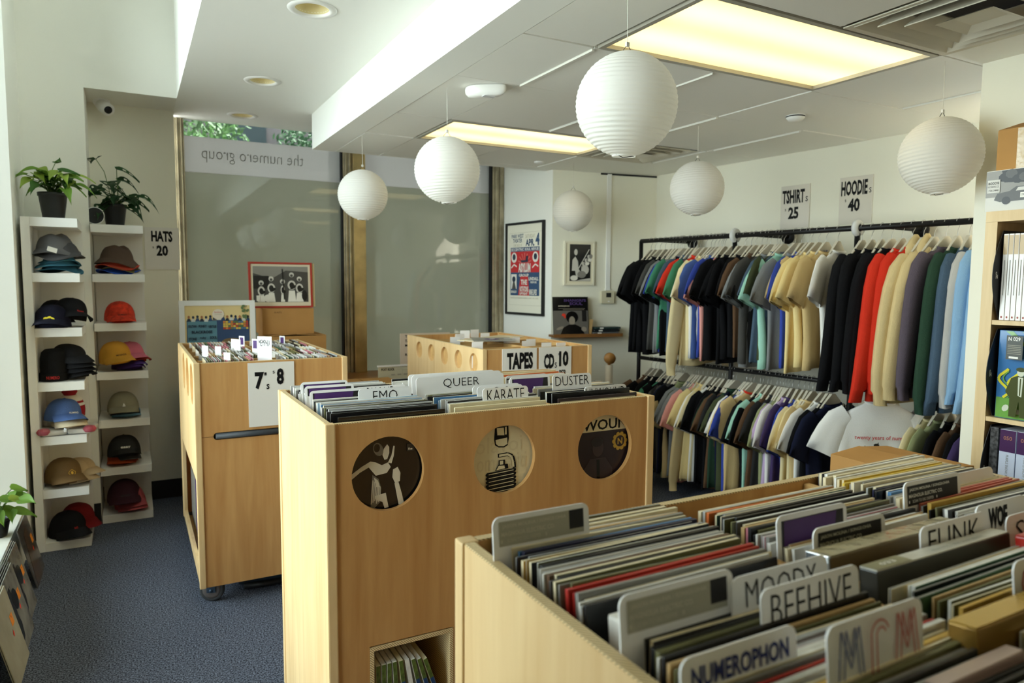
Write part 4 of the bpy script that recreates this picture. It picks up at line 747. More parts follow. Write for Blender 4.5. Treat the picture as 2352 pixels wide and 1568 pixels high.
cap('cream cap flattened under the washed blue cap', -.345, 4.79, z+.045, .25, creamc, None, .05, 1.05, .05); cap('washed blue cap with white lettering', -.375, 4.80, z+.068, .55, bluec, ('text', 'NUMERO', wt, .05, .011), .0, 1.1, 0, .12)
z = shz(5); brn, tanc = cloth('brown', (108, 84, 52)), cloth('tan', (172, 148, 112))
cap('tan cap under the brown cap with the gold crest', -.335, 4.85, z+.004, .7, tanc, None, 0, 1.05); cap('tan cap lying behind, second under the brown cap', -.31, 4.88, z+.03, .8, tanc, None, 0, 1.0, .02); cap('brown cap with gold crest and gold visor braid', -.385, 4.80, z+.018, .45, brn, ('crest', 0, gt), -.02, 1.15, 0, .05)
z = shz(6); cap('black and red cap in a plastic bag at the back of the bottom shelf', -.33, 4.90, z+.03, .6, cloth('dark_red', (110, 24, 26)), None, .1, 1.05); cap('black cap with small red letters on the bottom shelf', -.375, 4.80, z+.004, .45, blk, ('text', 'NG', redt, .018, .014), 0, 1.15)
# alcove shelf
xb, yb = -.07, 5.20; z = shz(1)
bucket('royal blue bucket hat at the bottom of the brown pile', xb+.005, yb, z+.004, .4, cloth('royal_blue', (48, 84, 178)), 1.05, .4); bucket('olive bucket hat, second from the bottom of the brown pile', xb+.01, yb, z+.018, 1.4, cloth('olive', (110, 104, 70)), 1.02, .4); bucket('brick red bucket hat under the brown one', xb, yb, z+.034, .6, cloth('brick_red', (176, 66, 48)), 1.05, .6); bucket('dusty brown bucket hat on top of the alcove pile', xb-.005, yb, z+.052, .1, cloth('dusty_brown', (88, 72, 62)), 1.02, 1.15, False, .05)
z = shz(2); cap('bright red distressed cap alone on its shelf', -.07, 5.20, z+.012, .15, mat('cap_red_distressed', (196, 52, 26), .85, var=(40, .35)), ('text', 'NUMERO', mat('dark_thread', (60, 24, 16), .7), .05, .009), .12, 1.05)
z = shz(3); must = cloth('mustard', (200, 146, 54)); pk = cloth('pink', (206, 112, 132)); pu = cloth('purple', (76, 52, 116)); rd = cloth('brick', (170, 60, 44))
cap('purple cap at the bottom beneath the mustard one', -.04, 5.21, z+.004, .35, pu, None, 0, 1.05, .04); cap('second purple cap beneath the pink one', -.03, 5.22, z+.018, .4, pu, None, 0, 1.03, .04); cap('brick coloured cap between the pink and purple caps', -.01, 5.25, z+.045, .5, rd, None, 0, 1.0, .03); cap('pink cap tucked behind the mustard one', -.02, 5.23, z+.06, .45, pk, None, 0, 1.0); cap('mustard cap with dark lettering', -.10, 5.17, z+.055, .35, must, ('text', 'MOJAZZ', mat('dark_thread', (60, 24, 16), .7), .06, .013), .05, 1.12, 0, -.1)
z = shz(4); sage = cloth('sage_grey', (136, 130, 108)); sb = cloth('sky_blue', (98, 140, 166))
cap('sky blue cap under the sage grey one', -.06, 5.22, z+.004, .1, sb, None, 0, 1.05, .04); cap('dark cap between the sky blue and sage grey caps', -.065, 5.215, z+.018, .1, blk2, None, 0, 1.05, .03); cap('sage grey cap with a white letter A', -.07, 5.20, z+.034, .05, sage, ('text', 'A', wt, .024, .03), .05, 1.08)
z = shz(5); cap('burnt orange cap under the charcoal one', -.085, 5.22, z+.004, -.1, cloth('burnt_orange', (170, 74, 34)), None, 0, 1.05); cap('grey cap second under the charcoal one', -.07, 5.23, z+.02, .15, gr2, None, 0, 1.05); cap('charcoal cap with white script lettering', -.075, 5.19, z+.048, .1, cloth('charcoal', (44, 44, 44)), ('text', 'eaay', wt, .056, .018), -.12, 1.15)
z = shz(6); cap('rose pink cap under the burgundy one', -.05, 5.20, z+.004, .2, cloth('rose', (176, 86, 92)), None, 0, 1.1); cap('second rose cap showing under the burgundy one', -.055, 5.205, z+.022, .25, cloth('rose', (176, 86, 92)), None, 0, 1.08); cap('burgundy cap on the bottom alcove shelf', -.085, 5.19, z+.055, .08, cloth('burgundy', (62, 34, 44)), ('text', 'numero', blkl, .05, .012), .0, 1.18)
# ------------------------------------------------------------------ potted plants
soil = mat('soil', (48, 38, 30), .95, bump=(60, .6)); potb = mat('black_pot', (28, 29, 31), .35, spec=.5)
def leafmesh(m, p, d, up, L_, W_, droop, mi=0, holes=None, R=None):
    d = V(d).normalized(); s = d.cross(V(up)).normalized(); n = s.cross(d); P = []
    prof = [.25, .92, 1.0, .92, .74, .48, .22, .02]
    for i, w in enumerate(prof):
        f = i/7; c = V(p)+d*L_*f-V((0, 0, 1))*droop*L_*f*f; P.append([c+s*W_*w*u*.5+n*W_*.16*abs(u)-(d*L_*.10*abs(u) if i == 0 else V()) for u in (-1, -.66, -.33, 0, .33, .66, 1)])
    o = len(m.v); m.grid(P, mi)
    if holes:
        keep = [k for k in range(len(m.f)-42, len(m.f)) if not ((k-(len(m.f)-42)) % 6 in (1, 4) and ((k-(len(m.f)-42))//6) in holes)]
        base = len(m.f)-42; m.f = m.f[:base]+[m.f[k] for k in keep]; m.m = m.m[:base]+[m.m[k] for k in keep]; m.sm = m.sm[:base]+[m.sm[k] for k in keep]
def plant(label, x, y, z, r, h, leaves, cols, seed, name='potted_plant', hol=None, tag=None):
    R = random.Random(seed); t = thing(name, label, 'plant', (x, y, z))
    part('pot', MB().lathe([(.002, .002), (r*.72, .0), (r*.74, .004), (r*.96, h-.022), (r*1.02, h-.02), (r*1.04, h), (r*.98, h), (r*.9, h-.02), (r*.86, h-.03)], (x, y, z), 32), potb, t); part('soil', MB().lathe([(r*.93, 0), (.001, .006)], (x, y, z+h-.024), 24), soil, t)
    st = MB(); lf = MB()
    for (dx, dy, dz, ang, L_, W_, dr) in leaves:
        b = V((x+R.uniform(-.3, .3)*r, y+R.uniform(-.3, .3)*r, z+h-.02)); e = V((x+dx, y+dy, z+h+dz)); mid_ = (b+e)/2+V((0, 0, .25*(e-b).length)); st.tube([b, (b+mid_)/2+V((0, 0, .01)), mid_, e], .0022, 6)
        d = V((math.cos(ang)*.9, math.sin(ang)*.9, R.uniform(-.2, .3))); leafmesh(lf, e, d, (R.uniform(-.2, .2), -.5, 1), L_, W_, dr, R.randrange(len(cols)), hol, R)
    part('stems', st, mat('stem_green', (92, 120, 58), .5), t); part('foliage', lf, cols, t); return t
gA, gB, gC, gD, gE = leafmat('leaf_bright', (112, 150, 56)), leafmat('leaf_lime', (156, 182, 76)), leafmat('leaf_mid', (62, 104, 42)), leafmat('leaf_dark', (34, 66, 36)), leafmat('leaf_dark_b', (42, 80, 42))
R = random.Random(5)
P1 = [(R.uniform(-.10, .10), R.uniform(-.07, .07), R.uniform(.02, .12), R.uniform(0, 6.28), R.uniform(.075, .11), R.uniform(.05, .07), R.uniform(.2, .8)) for _ in range(32)]+[(-.12, -.02, .09, 3.3, .10, .05, .9), (.12, -.02, .05, -.1, .10, .05, .8), (.02, 0, .17, 1.4, .10, .045, -.5), (.13, -.03, .10, .3, .09, .045, .4), (.06, -.07, .02, -1.2, .11, .06, 1.0), (-.06, -.07, .04, -1.9, .10, .06, .9)]
plant('pothos with lime-streaked leaves in a black pot on the column shelf', -.375, 4.83, 1.89, .073, .150, P1, [gA, gB, gC, gC], 2, 'potted_pothos')
P2 = [(R.uniform(-.08, .10), R.uniform(-.08, .06), R.uniform(-.02, .16), R.uniform(0, 6.28), R.uniform(.09, .14), R.uniform(.08, .11), R.uniform(.3, 1.0)) for _ in range(17)]+[(-.09, -.05, .27, 1.9, .10, .10, .3), (.02, -.02, .22, .2, .13, .08, .5), (.14, -.03, .05, -.4, .13, .07, 1.1), (.0, -.10, .04, -1.6, .15, .13, .8), (-.02, -.09, .12, -1.4, .14, .12, .7), (-.06, -.06, -.02, -1.9, .10, .09, .9), (.08, -.08, -.02, -.8, .12, .10, 1.0)]
plant('dark holey-leaved swiss cheese plant in a black pot on the alcove shelf', -.075, 5.24, 1.89, .070, .140, P2, [gD, gE], 3, 'potted_monstera', (2, 4))
t = thing('round_speaker', 'small round speaker with a black face and white rim by the alcove plant', 'speaker', (-.185, 5.105, 1.89))
part('body', MB().lathe([(.030, .06), (.050, .045), (.053, .0), (.049, -.004)], (-.182, 5.115, 1.945), 32, 0, True, (0, 1, 0)), sheen, t); part('grille', MB().lathe([(.001, -.003), (.049, -.003)], (-.182, 5.115, 1.945), 32, 0, False, (0, 1, 0)), black, t)
P3 = [(R.uniform(-.09, .12), R.uniform(-.06, .06), R.uniform(.02, .12), R.uniform(-1.5, 1.5), R.uniform(.075, .10), R.uniform(.055, .075), R.uniform(.2, .6)) for _ in range(24)]
t = plant('bright green pothos in a labelled black pot on the sill behind the leaning records', -.632, 4.22, .27, .062, .095, P3, [gA, gB, gA], 9, 'potted_pothos')
f = Face((-.647, 4.1565, .285), (1, .0, 0), (0, -.2, 1)); f.d = .004; f.rect(-.02, 0, .035, .04, paper); f.rect(-.012, .024, .022, .027, mid); f.rect(-.012, .008, .025, .018, mid); f.done('price_label', t)
# ------------------------------------------------------------------ records leaning along the sill wall
gph = mat('grey_cover_a', (128, 126, 120), .15, spec=.6, var=(7, .5)); gph2 = mat('grey_cover_b', (92, 90, 88), .15, spec=.6, var=(6, .5)); orn = mat('orange_sticker', (236, 142, 40), .5); red_s = mat('red_sticker', (222, 60, 40), .5)
def lean_lp(label, y0, dx, m, stick=True, deco=0, wd=.315):
    # stands on the floor leaning on the sill wall, its face towards the room
    a = .235; x = -.462+dx; M = Matrix.Translation((x, y0, .001)) @ Matrix.Rotation(-a, 4, 'Y')
    t = thing('record_sleeve', label, 'record', M=M, group='records leaning along the sill wall'); part('jacket', MB().box(-.004, 0, 0, 0, wd, .315, 0, .0008), m, t, local=True)
    f = Face(M @ V((0, 0, 0)), (0, 1, 0), M.to_3x3() @ V((0, 0, 1))); f.d = .0008
    if deco == 1: f.poly([(.02, .02), (.12, .05), (.17, .16), (.13, .27), (.05, .25), (.01, .12)], dk); f.ell(.18, .15, .05, .07, gph, 20); f.ell(.17, .20, .05, .045, dk, 18)
    if deco == 2: f.poly([(.02, .0), (.20, .0), (.25, .14), (.20, .28), (.10, .26), (.06, .12)], mat('brown_cover_patch', (88, 66, 52), .2)); f.ell(.2, .2, .035, .05, dkg, 16)
    if stick:
        f.poly([(.22, .17), (.27, .17), (.27, .215), (.22, .215)], orn); f.ell(.245, .205, .004, .005, blkl, 8); f.poly([(.20, .135), (.215, .15), (.205, .165), (.19, .15)], red_s)
    f.done('cover_print', t); return t
lean_lp('grey photo-covered record with a red sticker leaning beside the column', 4.135, 0, gph2, True, 2)
for k in range(3): lean_lp(f'record leaning on the sill beneath the pothos, {ordn(k+1)} of three with orange sticker', 3.66+.01*k, .012-.008*k, gph, k == 0, 1)
for k in range(4): lean_lp(f'grey record with dark figure leaning by the sill, {ordn(k+1)} of a clump of four', 3.37+.012*k, .030-.009*k, gph2 if k else gph, k == 0, 1)
for k in range(2): lean_lp(f'cream record with red diamond sticker leaning by the sill, {ordn(k+1)} of two', 3.10+.012*k, .040-.009*k, mat('cover_cream_b', (176, 170, 150), .2, var=(6, .15)), k == 0, 0)
# ------------------------------------------------------------------ clothes rack of black pipe
RA, RB = V((3.575, 4.46, 0)), V((3.865, 1.75, 0)); RD = (RB-RA).normalized(); RN = V((-RD.y, RD.x, 0))   # RN points to the wall
rackz, lowz = 1.88, .955
pipe = mat('black_pipe', (28, 27, 27), .45, .4)
rack = thing('clothes_rack', 'two-tier black pipe clothes rack along the end of the wall', 'clothes rack', RA)
def rp(s, z, off=0): p = RA+RD*s+RN*off; return V((p.x, p.y, z))
L_ = (RB-RA).length
part('upper_rail', MB().cyl(rp(0, rackz), rp(L_, rackz), .017, 14), pipe, rack); part('lower_rail', MB().cyl(rp(.02, lowz), rp(L_, lowz), .015, 12), pipe, rack)
for s in (.0, .90, 1.77, 2.68): part('post', MB().cyl(rp(s, 0), rp(s, rackz), .016, 12).lathe([(.055, .001), (.055, .012), (.022, .02)], rp(s, 0), 20), pipe, rack)
for s in (.20, .78+.28, 1.65+.3): 
    a = part('wall_arm', MB().cyl(rp(s, rackz-.002), rp(s, rackz-.002, .36), .015, 12), pipe, rack); part('flange', MB().cyl(rp(s, rackz-.004, .362), rp(s, rackz-.004, .375), .048, 24), pipe, a)
flm = mat('perforated_white_fitting', (206, 206, 204), .4)
for s in (.90, 1.77): part('cross_fitting', MB().lathe([(.022, -.016), (.046, -.014), (.052, 0), (.046, .014), (.022, .016)], rp(s, rackz), 20, 0, True, tuple(RD)), flm if s else pipe, rack)
# ------------------------------------------------------------------ garments: one mesh each, hung square to the rail; their own x axis points to the wall
def garment_mesh(kind, seed):
    R = random.Random(seed); m = MB(); ph = [R.uniform(0, 6.28) for _ in range(8)]; N = 32; longs = kind != 'tee'; fat = {'tee': 1, 'long': 1.05, 'sweat': 1.5, 'hood': 1.6}[kind]
    hem = -.80 if kind in ('tee',) else -.84; rows = []
    prof = [(hem, .238, .010), (hem+.002, .242, .020), (hem+.06, .240, .022), (-.62, .238, .023), (-.50, .236, .024), (-.40, .236, .026), (-.32, .237, .028), (-.26, .236, .028), (-.225, .226, .026), (-.20, .196, .024), (-.175, .150, .022), (-.152, .105, .020), (-.135, .080, .020), (-.130, .074, .018)]
    for z, w, t in prof:
        w *= .96; t *= fat; row = []
        for k in range(N+1):
            a = 2*math.pi*k/N; ca, sa = math.cos(a), math.sin(a); x = w*math.copysign(abs(ca)**.8, ca); low = min(1, max(0, (-.22-z)/.35))
            fold = (.014*math.sin(5*x/.24+ph[0])+.011*math.sin(9*x/.24+ph[1]+z*4)+.007*math.sin(15*x/.24+ph[2]-z*3))*low*(1 if fat < 1.2 else .8); bend = .012*math.sin(z*4+ph[3])*low
            row.append(V((x*(1-.05*low*(1+math.sin(ph[4]+z*2))*.5), t*math.copysign(abs(sa)**.7, sa)+fold+bend, z+.006*math.sin(x*14+ph[5])*low*(1 if z < hem+.1 else 0))))
        rows.append(row)
    m.grid(rows)
    for sx in (-1, 1):
        if not longs: path = [((.165, -.205), .062), ((.215, -.240), .078), ((.248, -.30), .090), ((.272, -.36), .098), ((.290, -.42), .104), ((.292, -.425), .099)]
        else: path = [((.165, -.20), .062), ((.215, -.25), .074), ((.245, -.34), .078), ((.262, -.46), .076), ((.275, -.60), .070), ((.285, -.74), .062), ((.288, -.83), .050), ((.288, -.845), .040), ((.288, -.90), .040), ((.288, -.902), .036)]
        rows = []; yoff = R.uniform(-.012, .012) if longs else R.uniform(-.008, .012)
        for i, ((px, pz), hw) in enumerate(path):
            q = path[min(i+1, len(path)-1)][0]; p0 = path[max(i-1, 0)][0]; dx, dz = q[0]-p0[0], q[1]-p0[1]; l = math.hypot(dx, dz); nx, nz = -dz/l, dx/l; f = i/(len(path)-1)
            th = (.026-.010*f)*fat*(1 if not longs or i < 7 else .8); row = []
            for k in range(17):
                a = 2*math.pi*k/16; u = math.cos(a)*hw; w = math.sin(a)*th; row.append(V((sx*(px+nx*u*.9), w+yoff*f*(2 if longs else 1.5)+.006*math.sin(u*60+ph[6])*f+.012*math.sin(f*5+ph[7])*(1 if longs else .3), pz+nz*u)))
            rows.append(row)
        m.grid(rows)
    if kind == 'hood':
        for sx in (1,): 
            rows = []
            for i in range(7):
                f = i/6; rr = .075*math.sin(math.pi*(.2+.75*f)); rows.append([V((rr*1.25*math.cos(a), .035+.045*math.sin(a)*rr/.075, -.13-.13*(1-f)+.085*1.0*f*.9)) for a in [2*math.pi*k/16 for k in range(17)]])
            m.grid(rows)
    return m
def collar_mesh(kind):
    m = MB()
    if kind == 'hood': return m.tube([(-.07, -.03, -.15), (-.03, -.045, -.185), (.03, -.045, -.185), (.07, -.03, -.15), (.05, .02, -.115), (-.05, .02, -.115)], .010, 8, 0, True)
    return m.tube([(.076*math.cos(a), .024*math.sin(a)-.004, -.131-.014*max(0, -math.sin(a))) for a in [2*math.pi*k/16 for k in range(16)]], .008, 6, 0, True)
def rib_mesh(kind):
    m = MB(); 
    z = -.84
    for z0, z1 in ((z-.055, z+.006),): m.grid([[V((.236*math.copysign(abs(math.cos(a))**.8, math.cos(a)), .032*math.copysign(abs(math.sin(a))**.7, math.sin(a)), zz)) for a in [2*math.pi*k/32 for k in range(33)]] for zz in (z0, z1)])
    return m
GC = {'black': (19, 19, 21), 'charcoal': (46, 45, 45), 'dark-grey': (74, 73, 70), 'grey': (128, 130, 130), 'green': (70, 134, 104), 'blue': (70, 92, 146), 'royal-blue': (56, 74, 160), 'navy': (28, 32, 54), 'red': (206, 52, 34), 'cream': (226, 210, 164), 'pale-yellow': (230, 208, 148), 'tan': (204, 178, 126), 'white': (232, 230, 224), 'brown': (96, 72, 52), 'olive': (70, 76, 52), 'sage': (146, 152, 110), 'mint': (160, 208, 188), 'pale-blue': (142, 178, 210), 'slate-blue': (74, 92, 110), 'mauve': (92, 82, 92), 'dark-green': (44, 68, 52), 'heather-grey': (190, 186, 180), 'pink': (222, 156, 146), 'lilac': (190, 166, 200), 'purple': (70, 56, 96), 'light-blue': (168, 206, 220), 'sand': (206, 184, 136)}
def gm(c, thick=False): return mat('fabric_'+c, GC[c], .9, spec=.12, bump=(220, .3), var=(3, .07))
VAR = {}
def variants(kind, n):
    if kind not in VAR:
        g0 = gm('black'); VAR[kind] = ([mesh_of('garment_body', garment_mesh(kind, 11*i+len(kind)), g0) for i in range(n)], mesh_of('collar', collar_mesh(kind), g0), mesh_of('waistband', rib_mesh(kind), g0) if kind in ('sweat', 'hood') else None)
    return VAR[kind]
for kd, n in (('tee', 5), ('long', 2), ('sweat', 3), ('hood', 2)): variants(kd, n)
hookm = mat('bright_wire', (176, 174, 168), .3, .8); capem = mat('hanger_paper', (206, 198, 178), .7); webl = mat('blue_print', (48, 62, 128), .6)
hk = MB().tube([(.0, 0, -.12), (0, 0, -.05), (.004, 0, -.036), (.019, 0, -.022), (.024, 0, -.002), (.016, 0, .018), (0, 0, .0235), (-.016, 0, .017), (-.0225, 0, .004)], .0016, 6)
hk_me = mesh_of('hook', hk, hookm)
cape_me = mesh_of('paper_cover', MB().add([(-.115, -.005, -.152), (-.016, -.009, -.072), (.016, -.009, -.072), (.115, -.005, -.152), (-.115, .005, -.152), (-.016, .009, -.072), (.016, .009, -.072), (.115, .005, -.152)], [(0, 1, 2, 3), (7, 6, 5, 4), (0, 4, 5, 1), (1, 5, 6, 2), (2, 6, 7, 3), (0, 3, 7, 4)]), capem)
def child(me, name, p, m=None):
    o = link(bpy.data.objects.new(name, me)); o.parent = p; MW[o] = MW[p]
    if m: o.material_slots[0].link = 'OBJECT'; o.material_slots[0].material = m
    return o
KN = {'tee': ('t_shirt', 't-shirt'), 'long': ('long_sleeved_shirt', 'long-sleeved shirt'), 'sweat': ('sweatshirt', 'sweatshirt'), 'hood': ('hooded_sweatshirt', 'hooded sweatshirt')}
def hang(kind, c, s, z, tier, idx, lab=None, rz=0, trim=None, drop=0, sc=1.0, we=False):
    p = rp(s, z); ang = math.atan2(RN.y, RN.x)+rz; M = Matrix.Translation(p) @ Matrix.Rotation(ang, 4, 'Z')
    nm, wd = KN[kind]; lb = lab or f'{c} {wd} on the {tier} rail, {ordn(idx)} from the far corner'
    hg = thing('wire_hanger', f'wire hanger with paper cover holding the {ordn(idx)} garment from the corner, {tier} rail', 'hanger', M=M, group=f'hangers on the {tier} rail'); child(hk_me, 'hook', hg); child(cape_me, 'paper_cover', hg)
    if we:
        f = Face(M @ V((.01, -.0095, -.115)), M.to_3x3() @ V((1, 0, 0)), (0, 0, 1)); f.text('WE', -.03, -.022, .05, .026, webl, .03); f.text('CUSTOMERS', .0, -.048, .12, .012, webl, .01); f.ell(.03, -.022, .012, .011, redt, 12); f.done('printing', hg)
    M2 = M @ Matrix.Translation((0, rnd.uniform(-.003, .003), .004+drop)) @ Matrix.Rotation(rnd.uniform(-.03, .03), 4, 'Y') @ Matrix.Scale(sc, 4)
    g_ = thing(nm, lb, wd, M=M2, group=f'garments on the {tier} rail'); bodies, col, rib = VAR[kind]
    child(rnd.choice(bodies), 'body', g_, gm(c)); child(col, 'collar', g_, gm(trim or c))
    if rib: child(rib, 'waistband', g_, gm(c))
    return g_, M2
def sfor(px, py): # where along the rail a photographed hanger sits
    d = ray(px, py); n = RN; t = RA.dot(n)/V((d.x, d.y, 0)).dot(n); p = d*t; return (V((p.x, p.y, 0))-RA).dot(RD)
UP = [('tee', c) for c in 'black black black black dark-grey grey grey green royal-blue black slate-blue mauve green red'.split()]+[('long', 'cream'), ('tee', 'cream'), ('tee', 'white'), ('tee', 'blue'), ('tee', 'royal-blue'), ('tee', 'pink')]+[('tee', c) for c in 'black black black black black brown charcoal dark-grey grey olive slate-blue mint grey royal-blue tan pale-yellow pale-yellow tan white'.split()]
UPX = [1418, 1428, 1440, 1452, 1466, 1474, 1482, 1490, 1494, 1498, 1512, 1522, 1530, 1538, 1550, 1563, 1572, 1580, 1588, 1592, 1597, 1615, 1630, 1645, 1660, 1670, 1685, 1697, 1706, 1722, 1730, 1738, 1765, 1780, 1795, 1803, 1820, 1838, 1866]
for i, (kd, c) in enumerate(UP):
    px = UPX[i]+78-18*i/38; s = sfor(px, 553-.0613*(px-1490)); hang(kd, c, s, rackz, 'upper', i+1, None, rnd.uniform(-.16, .16), we=i in (3, 24, 31, 34, 37), sc=rnd.uniform(1.02, 1.09))
HD = [('sweat', 'black'), ('sweat', 'black'), ('sweat', 'black'), ('sweat', 'black'), ('sweat', 'red'), ('sweat', 'red'), ('hood', 'sand'), ('hood', 'sand'), ('sweat', 'mauve'), ('sweat', 'dark-green'), ('sweat', 'slate-blue'), ('sweat', 'heather-grey'), ('sweat', 'pale-blue'), ('sweat', 'pale-blue'), ('sweat', 'heather-grey')]
for i, (kd, c) in enumerate(HD):
    s = 1.80+i*.057; hang(kd, c, s, rackz, 'upper', len(UP)+i+1, None, rnd.uniform(-.14, .14), sc=rnd.uniform(1.02, 1.10), we=i == 3)
LO = [('tee', c) for c in 'brown black black green black charcoal dark-grey dark-grey tan navy black sage olive grey grey pink'.split()]+[('long', 'sand'), ('tee', 'pale-yellow')]+[('tee', c) for c in 'cream white black black black charcoal navy brown dark-green olive royal-blue cream white tan black black mint brown charcoal grey sage white lilac purple royal-blue cream cream tan white black navy'.split()]
LOX = [1437, 1446, 1456, 1475, 1482, 1490, 1497, 1503, 1508, 1511, 1514, 1517, 1540, 1545, 1550, 1555, 1562, 1572, 1580, 1588, 1598, 1606, 1616, 1626, 1632, 1636, 1641, 1664, 1668, 1672, 1677, 1684, 1698, 1708, 1716, 1725, 1740, 1746, 1754, 1760, 1768, 1776, 1790, 1806, 1814, 1826, 1850, 1862, 1874]
for i, (kd, c) in enumerate(LO):
    px = LOX[min(i, len(LOX)-1)]+66-10*i/48; d_ = ray(px, 553-.0613*(px-1490)); s = sfor(px, 553-.0613*(px-1490)); tr = {19: 'black', 31: 'red'}.get(i); hang(kd, c, s+rnd.uniform(-.006, .006), lowz, 'lower', i+1, None, rnd.uniform(-.2, .2), trim=tr, we=i in (12, 13, 33, 44), sc=rnd.uniform(1.0, 1.06) if kd == 'tee' else .98)
g_, M2 = hang('tee', 'white', 1.95, lowz+.055, 'lower', len(LO)+1, 'white t-shirt with red lettering and small black drawings, facing out on the lower rail', -.75, we=True, sc=1.05)
f = Face(M2 @ V((0, -.052, -.40)), M2.to_3x3() @ V((1, 0, 0)), (0, 0, 1)); f.d = .004
f.text('twenty years of numero', .0, .08, .30, .030, redt, .015)
for k in range(4): f.ell(-.10+.07*k, .02+.02*(k % 2), .016, .010, blkl, 10); f.line([(-.11+.07*k, .01), (-.09+.07*k, .035+.02*(k % 2))], .005, blkl)
f.done('printing', g_)
for i, c in enumerate('cream sage black brown black purple slate-blue black charcoal'.split()): hang('tee', c, 2.22+i*.055, lowz, 'lower', len(LO)+2+i, None, rnd.uniform(-.1, .1))
# ------------------------------------------------------------------ tall bookshelf at the end of the clothes wall
KX0, KX1, KY0, KY1, KH = 2.735, 3.125, .68, 1.45, 1.815
ks = thing('bookshelf', 'tall pale oak cube bookshelf of records and books', 'bookshelf', ((KX0+KX1)/2, (KY0+KY1)/2, 0))
for y in (KY0, KY1-.04): part('side_panel', MB().box(KX0, y, 0, KX1, y+.04, KH-.0385), oak, ks)
part('top_panel', MB().box(KX0, KY0, KH-.038, KX1, KY1, KH), oak, ks); part('bottom_panel', MB().box(KX0, KY0+.0405, 0, KX1, KY1-.0405, .038), oak, ks)
ym = (KY0+KY1)/2
for k in range(1, 5): 
    z = KH-.038-.352*k-.0; part('shelf', MB().box(KX0+.002, ym+.009, z-.016, KX1, KY1-.0405, z), oak, ks); part('shelf', MB().box(KX0+.002, KY0+.0405, z-.016, KX1, ym-.009, z), oak, ks)
part('upright', MB().box(KX0+.002, ym-.0085, .0385, KX1, ym+.0085, KH-.0385), oak, ks)
kz = lambda k: KH-.038-.352*k          # board of cell k (1 = uppermost cell)
def kface(x, y, z): return Face((x, y, z), (0, -1, 0), (0, 0, 1))      # printed face towards the room (-x); reads with y falling
for k in (1, 2, 3):
    t = thing('shelf_talker', f'black curved divider card with white logo, {ordn(k)} cell from the bookshelf top', 'divider card', (KX0+.1, KY1-.045, kz(k)))
    pts = [(KX0+.20, kz(k)+.003), (KX0+.02, kz(k)+.003)]+[(KX0+.02-.055*math.sin(math.pi*f), kz(k)+.003+.318*f) for f in [i/16 for i in range(1, 16)]]+[(KX0+.02, kz(k)+.321), (KX0+.20, kz(k)+.321)]
    m = holed([(p[0], p[1]) for p in pts], [], .002); m.xf(Matrix.Translation((0, KY1-.052, 0)) @ Matrix.Rotation(math.pi/2, 4, 'X')); part('card', m, blkl, t)
    f = Face((KX0-.010, KY1-.0532, kz(k)+.15), (1, 0, 0), (0, 0, 1)); f.text('N', .0, .006, .012, .014, whiteink, .03); f.ell(-.004, .018, .004, .006, whiteink, 10); f.ell(-.004, .018, .002, .0035, blkl, 8); f.done('logo', t)
redtip = mat('small_red_print', (150, 60, 50), .5); goldtop = mat('spine_tan_band', (190, 164, 122), .3); wsp = mat('spine_shiny_white', (222, 216, 208), .18, spec=.6)
for i in range(14):
    y = KY1-.066-i*.0176; t = thing('boxed_record', f'white spined boxed record, {ordn(i+1)} from the divider card, uppermost bookshelf cell', 'record', (KX0+.16, y, kz(1)), group='white spined records in the bookshelf')
    part('case', MB().box(KX0+.012, y-.0085, kz(1)+.001, KX0+.328, y+.0075, kz(1)+.308, 0, .0012), wsp, t)
    f = kface(KX0+.012, y, kz(1)); f.rect(-.007, .235, .0065, .303, goldtop); f.text('tomorrow the city - ten', 0, .15, .005, .12, mat('faint_grey_ink', (120, 118, 108), .5)) if False else None
    f.line([(0, .09), (0, .215)], .0022, mat('faint_grey_ink', (120, 118, 108), .5)); f.ell(0, .012, .003, .004, redtip, 8); f.done('spine_print', t)
# cover-out box in the second cell
t = thing('box_set', 'shrink-wrapped blue and green box set with two suited men, facing out', 'box set', (KX0+.05, KY1-.22, kz(2)))
bl_, gr_, ye_, wh_ = mat('cover_sky_blue', (58, 112, 164), .12, spec=.6), mat('cover_leaf_green', (110, 160, 76), .12, spec=.6), mat('cover_sun_yellow', (216, 206, 60), .12, spec=.6), mat('cover_pale_rock', (206, 210, 190), .15); og = mat('cover_olive_suit', (74, 80, 48), .15)
x_ = KX0+.018; part('case', MB().box(x_, KY1-.375, kz(2)+.001, x_+.045, KY1-.062, kz(2)+.317, 0, .0015), bl_, t)
f = kface(x_, KY1-.062, kz(2)+.001); f.d = .0008; w = .313
for i in range(6): f.poly([(w*.5, .20), (.02+.055*i, .314), (.045+.055*i, .314)], gr_)
f.rect(.002, .002, w-.002, .075, gr_)
for i in range(16): f.ell(.015+.019*i, .02+.035*((i*7) % 5)/4, .014, .010, wh_ if i % 2 else gr_, 9, i)
for j in range(9):
    x0 = .025+.033*j; f.line([(x0+.018*math.sin(k*.9+j), .075+.013*k) for k in range(9)], .009, ye_)
    f.line([(x0+.014+.016*math.sin(k*.8+j*2), .075+.012*k) for k in range(9)], .004, gr_)
for sx in (.085, .235):
    f.poly([(sx-.045, .10), (sx-.028, .150), (sx-.008, .160), (sx+.012, .158), (sx+.032, .145), (sx+.042, .10), (sx+.03, .08), (sx+.026, .012), (sx+.006, .012), (sx, .07), (sx-.008, .012), (sx-.030, .012), (sx-.030, .08)], og); f.poly([(sx-.006, .155), (sx+.010, .155), (sx+.008, .085), (sx-.004, .09)], wh_); f.rect(sx, .09, sx+.004, .15, og)
    f.ell(sx+.002, .172, .012, .015, wh_, 14); f.ell(sx+.002, .182, .016, .008, og, 14)
